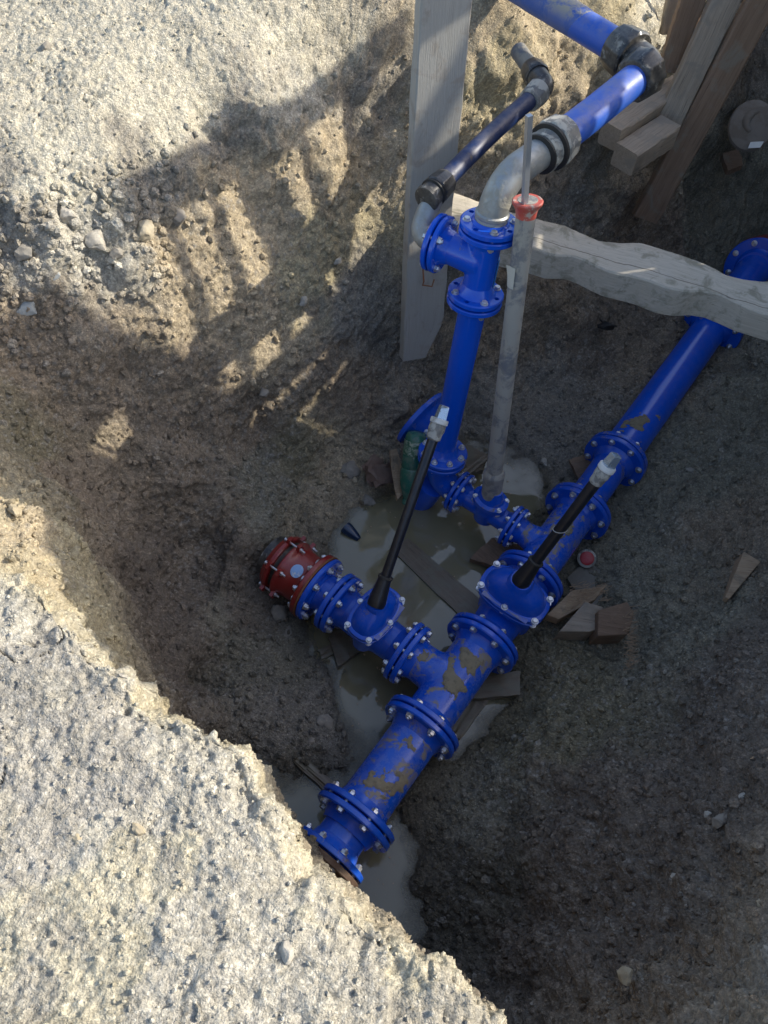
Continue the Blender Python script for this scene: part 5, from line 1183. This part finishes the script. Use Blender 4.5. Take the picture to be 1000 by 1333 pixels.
# leaning slats whose shadows part the sunlit fingers
for i, (a, b, wd) in enumerate([((222, 290), (268, 470), .055), ((283, 262), (318, 420), .05), ((350, 225), (364, 370), .05), ((396, 190), (440, 330), .05), ((462, 110), (455, 260), .06)]):
    A = shadecast(*a); B = shadecast(*b); d = (A-B).normalized(); board(B-d*.30, A+d*.12, wd, 'slat', seed=20+i)
def run(pts, wd, seed):
    q = [shadecast(*p) for p in pts]
    for i in range(len(q)-1):
        d = (q[i+1]-q[i]).normalized(); board(q[i]-d*.02, q[i+1]+d*.02, wd, 'cross_board', off=-.03-.026*(i % 2), seed=seed+i)
run([(205, 520), (330, 425), (425, 290), (532, 205)], .07, 40)
run([(205, 600), (345, 520), (460, 405), (530, 385)], .17, 46)
# closed boarding added at the near end to shade the left wall
ya = cast(P(352, 992, -.09)).y; yb = shadecast(168, 385).y; k = 0; y = ya
zl = [(q.y, q.z) for q in [cast(P(352, 992, -.09)), cast(P(310, 930, -.09)), cast(P(222, 896, -.09)), cast(P(172, 840, -.10)), cast(P(138, 790, -.14)), shadecast(60, 684), shadecast(0, 640), shadecast(0, 400), shadecast(40, 300), shadecast(150, 250), shadecast(225, 205)]]
zl.sort(); zy = [q[0] for q in zl]; zz = [q[1] for q in zl]
print('boarding', [(round(a, 2), round(b, 2)) for a, b in zl])
while y < yb:
    zt = float(np.interp(y, zy, zz)); wd = .14+.02*math.sin(k*2.3)
    slit = shadecast(160, 515); slit2 = shadecast(172, 598)
    if abs(y-(slit.y+slit2.y)/2) < wd/2+.002:
        board((XB, y, -.75), (XB, y, slit2.z), wd, 'board', seed=60+k); board((XB, y, slit.z), (XB, y, zt), wd, 'board', seed=160+k)
    else: board((XB, y, -.75), (XB, y, zt+.03*math.sin(k*5.1)), wd, 'board', seed=60+k)
    k += 1; y += (wd+.14+.02*math.sin(k*2.3))/2-.005
for zc in (.35, .8): board((XB, ya-.1, zc), (XB, yb+(.9 if zc < 1 else .1), zc+.0), .12, 'rail', off=.03, seed=90+int(zc*10))

# low closed boarding added further along to shade the back slope
lo = sorted([(q.y, q.z) for q in [shadecast(*p) for p in ((455, 425), (500, 385), (545, 330), (605, 205), (665, 195), (740, 160), (800, 118), (865, 60), (930, 0))]])
ly = [q[0] for q in lo]; lz = [q[1] for q in lo]; y = yb+.02
while y < ly[-1]+.4:
    zt = float(np.interp(y, ly, lz)) if y > ly[0] else lz[0]-.12
    board((XB, y, -.8), (XB, y, zt-.02+.02*math.sin(k*4.1)), .13, 'board', seed=200+k); y += .129; k += 1

# repeats of one kind share a group
for o in list(COL.objects):
    if o.parent or 'category' not in o: continue
    n = o.name.split('.')[0]
    g = {'stone': 'loose stones in the soil', 'gate_valve': 'blue gate valves with bolted bonnets', 'flanged_pipe': 'blue flanged pipes of the main run', 'pipe_tee': 'blue pipe tees',
         'sunken_board': 'boards lying in the muddy water', 'support_board': 'boards under the big tee', 'squared_timber': 'squared timbers at the top right', 'extension_spindle': 'black spindle tubes',
         'blue_water_pipe': 'thick blue plastic pipes', 'compression_elbow': 'black compression elbows', 'compression_coupling': 'compression couplings', 'galvanised_elbow': 'galvanised elbows', 'flange_coupling': 'red couplings', 'threaded_flange': 'blue threaded flanges'}.get(n)
    if g: o['group'] = g
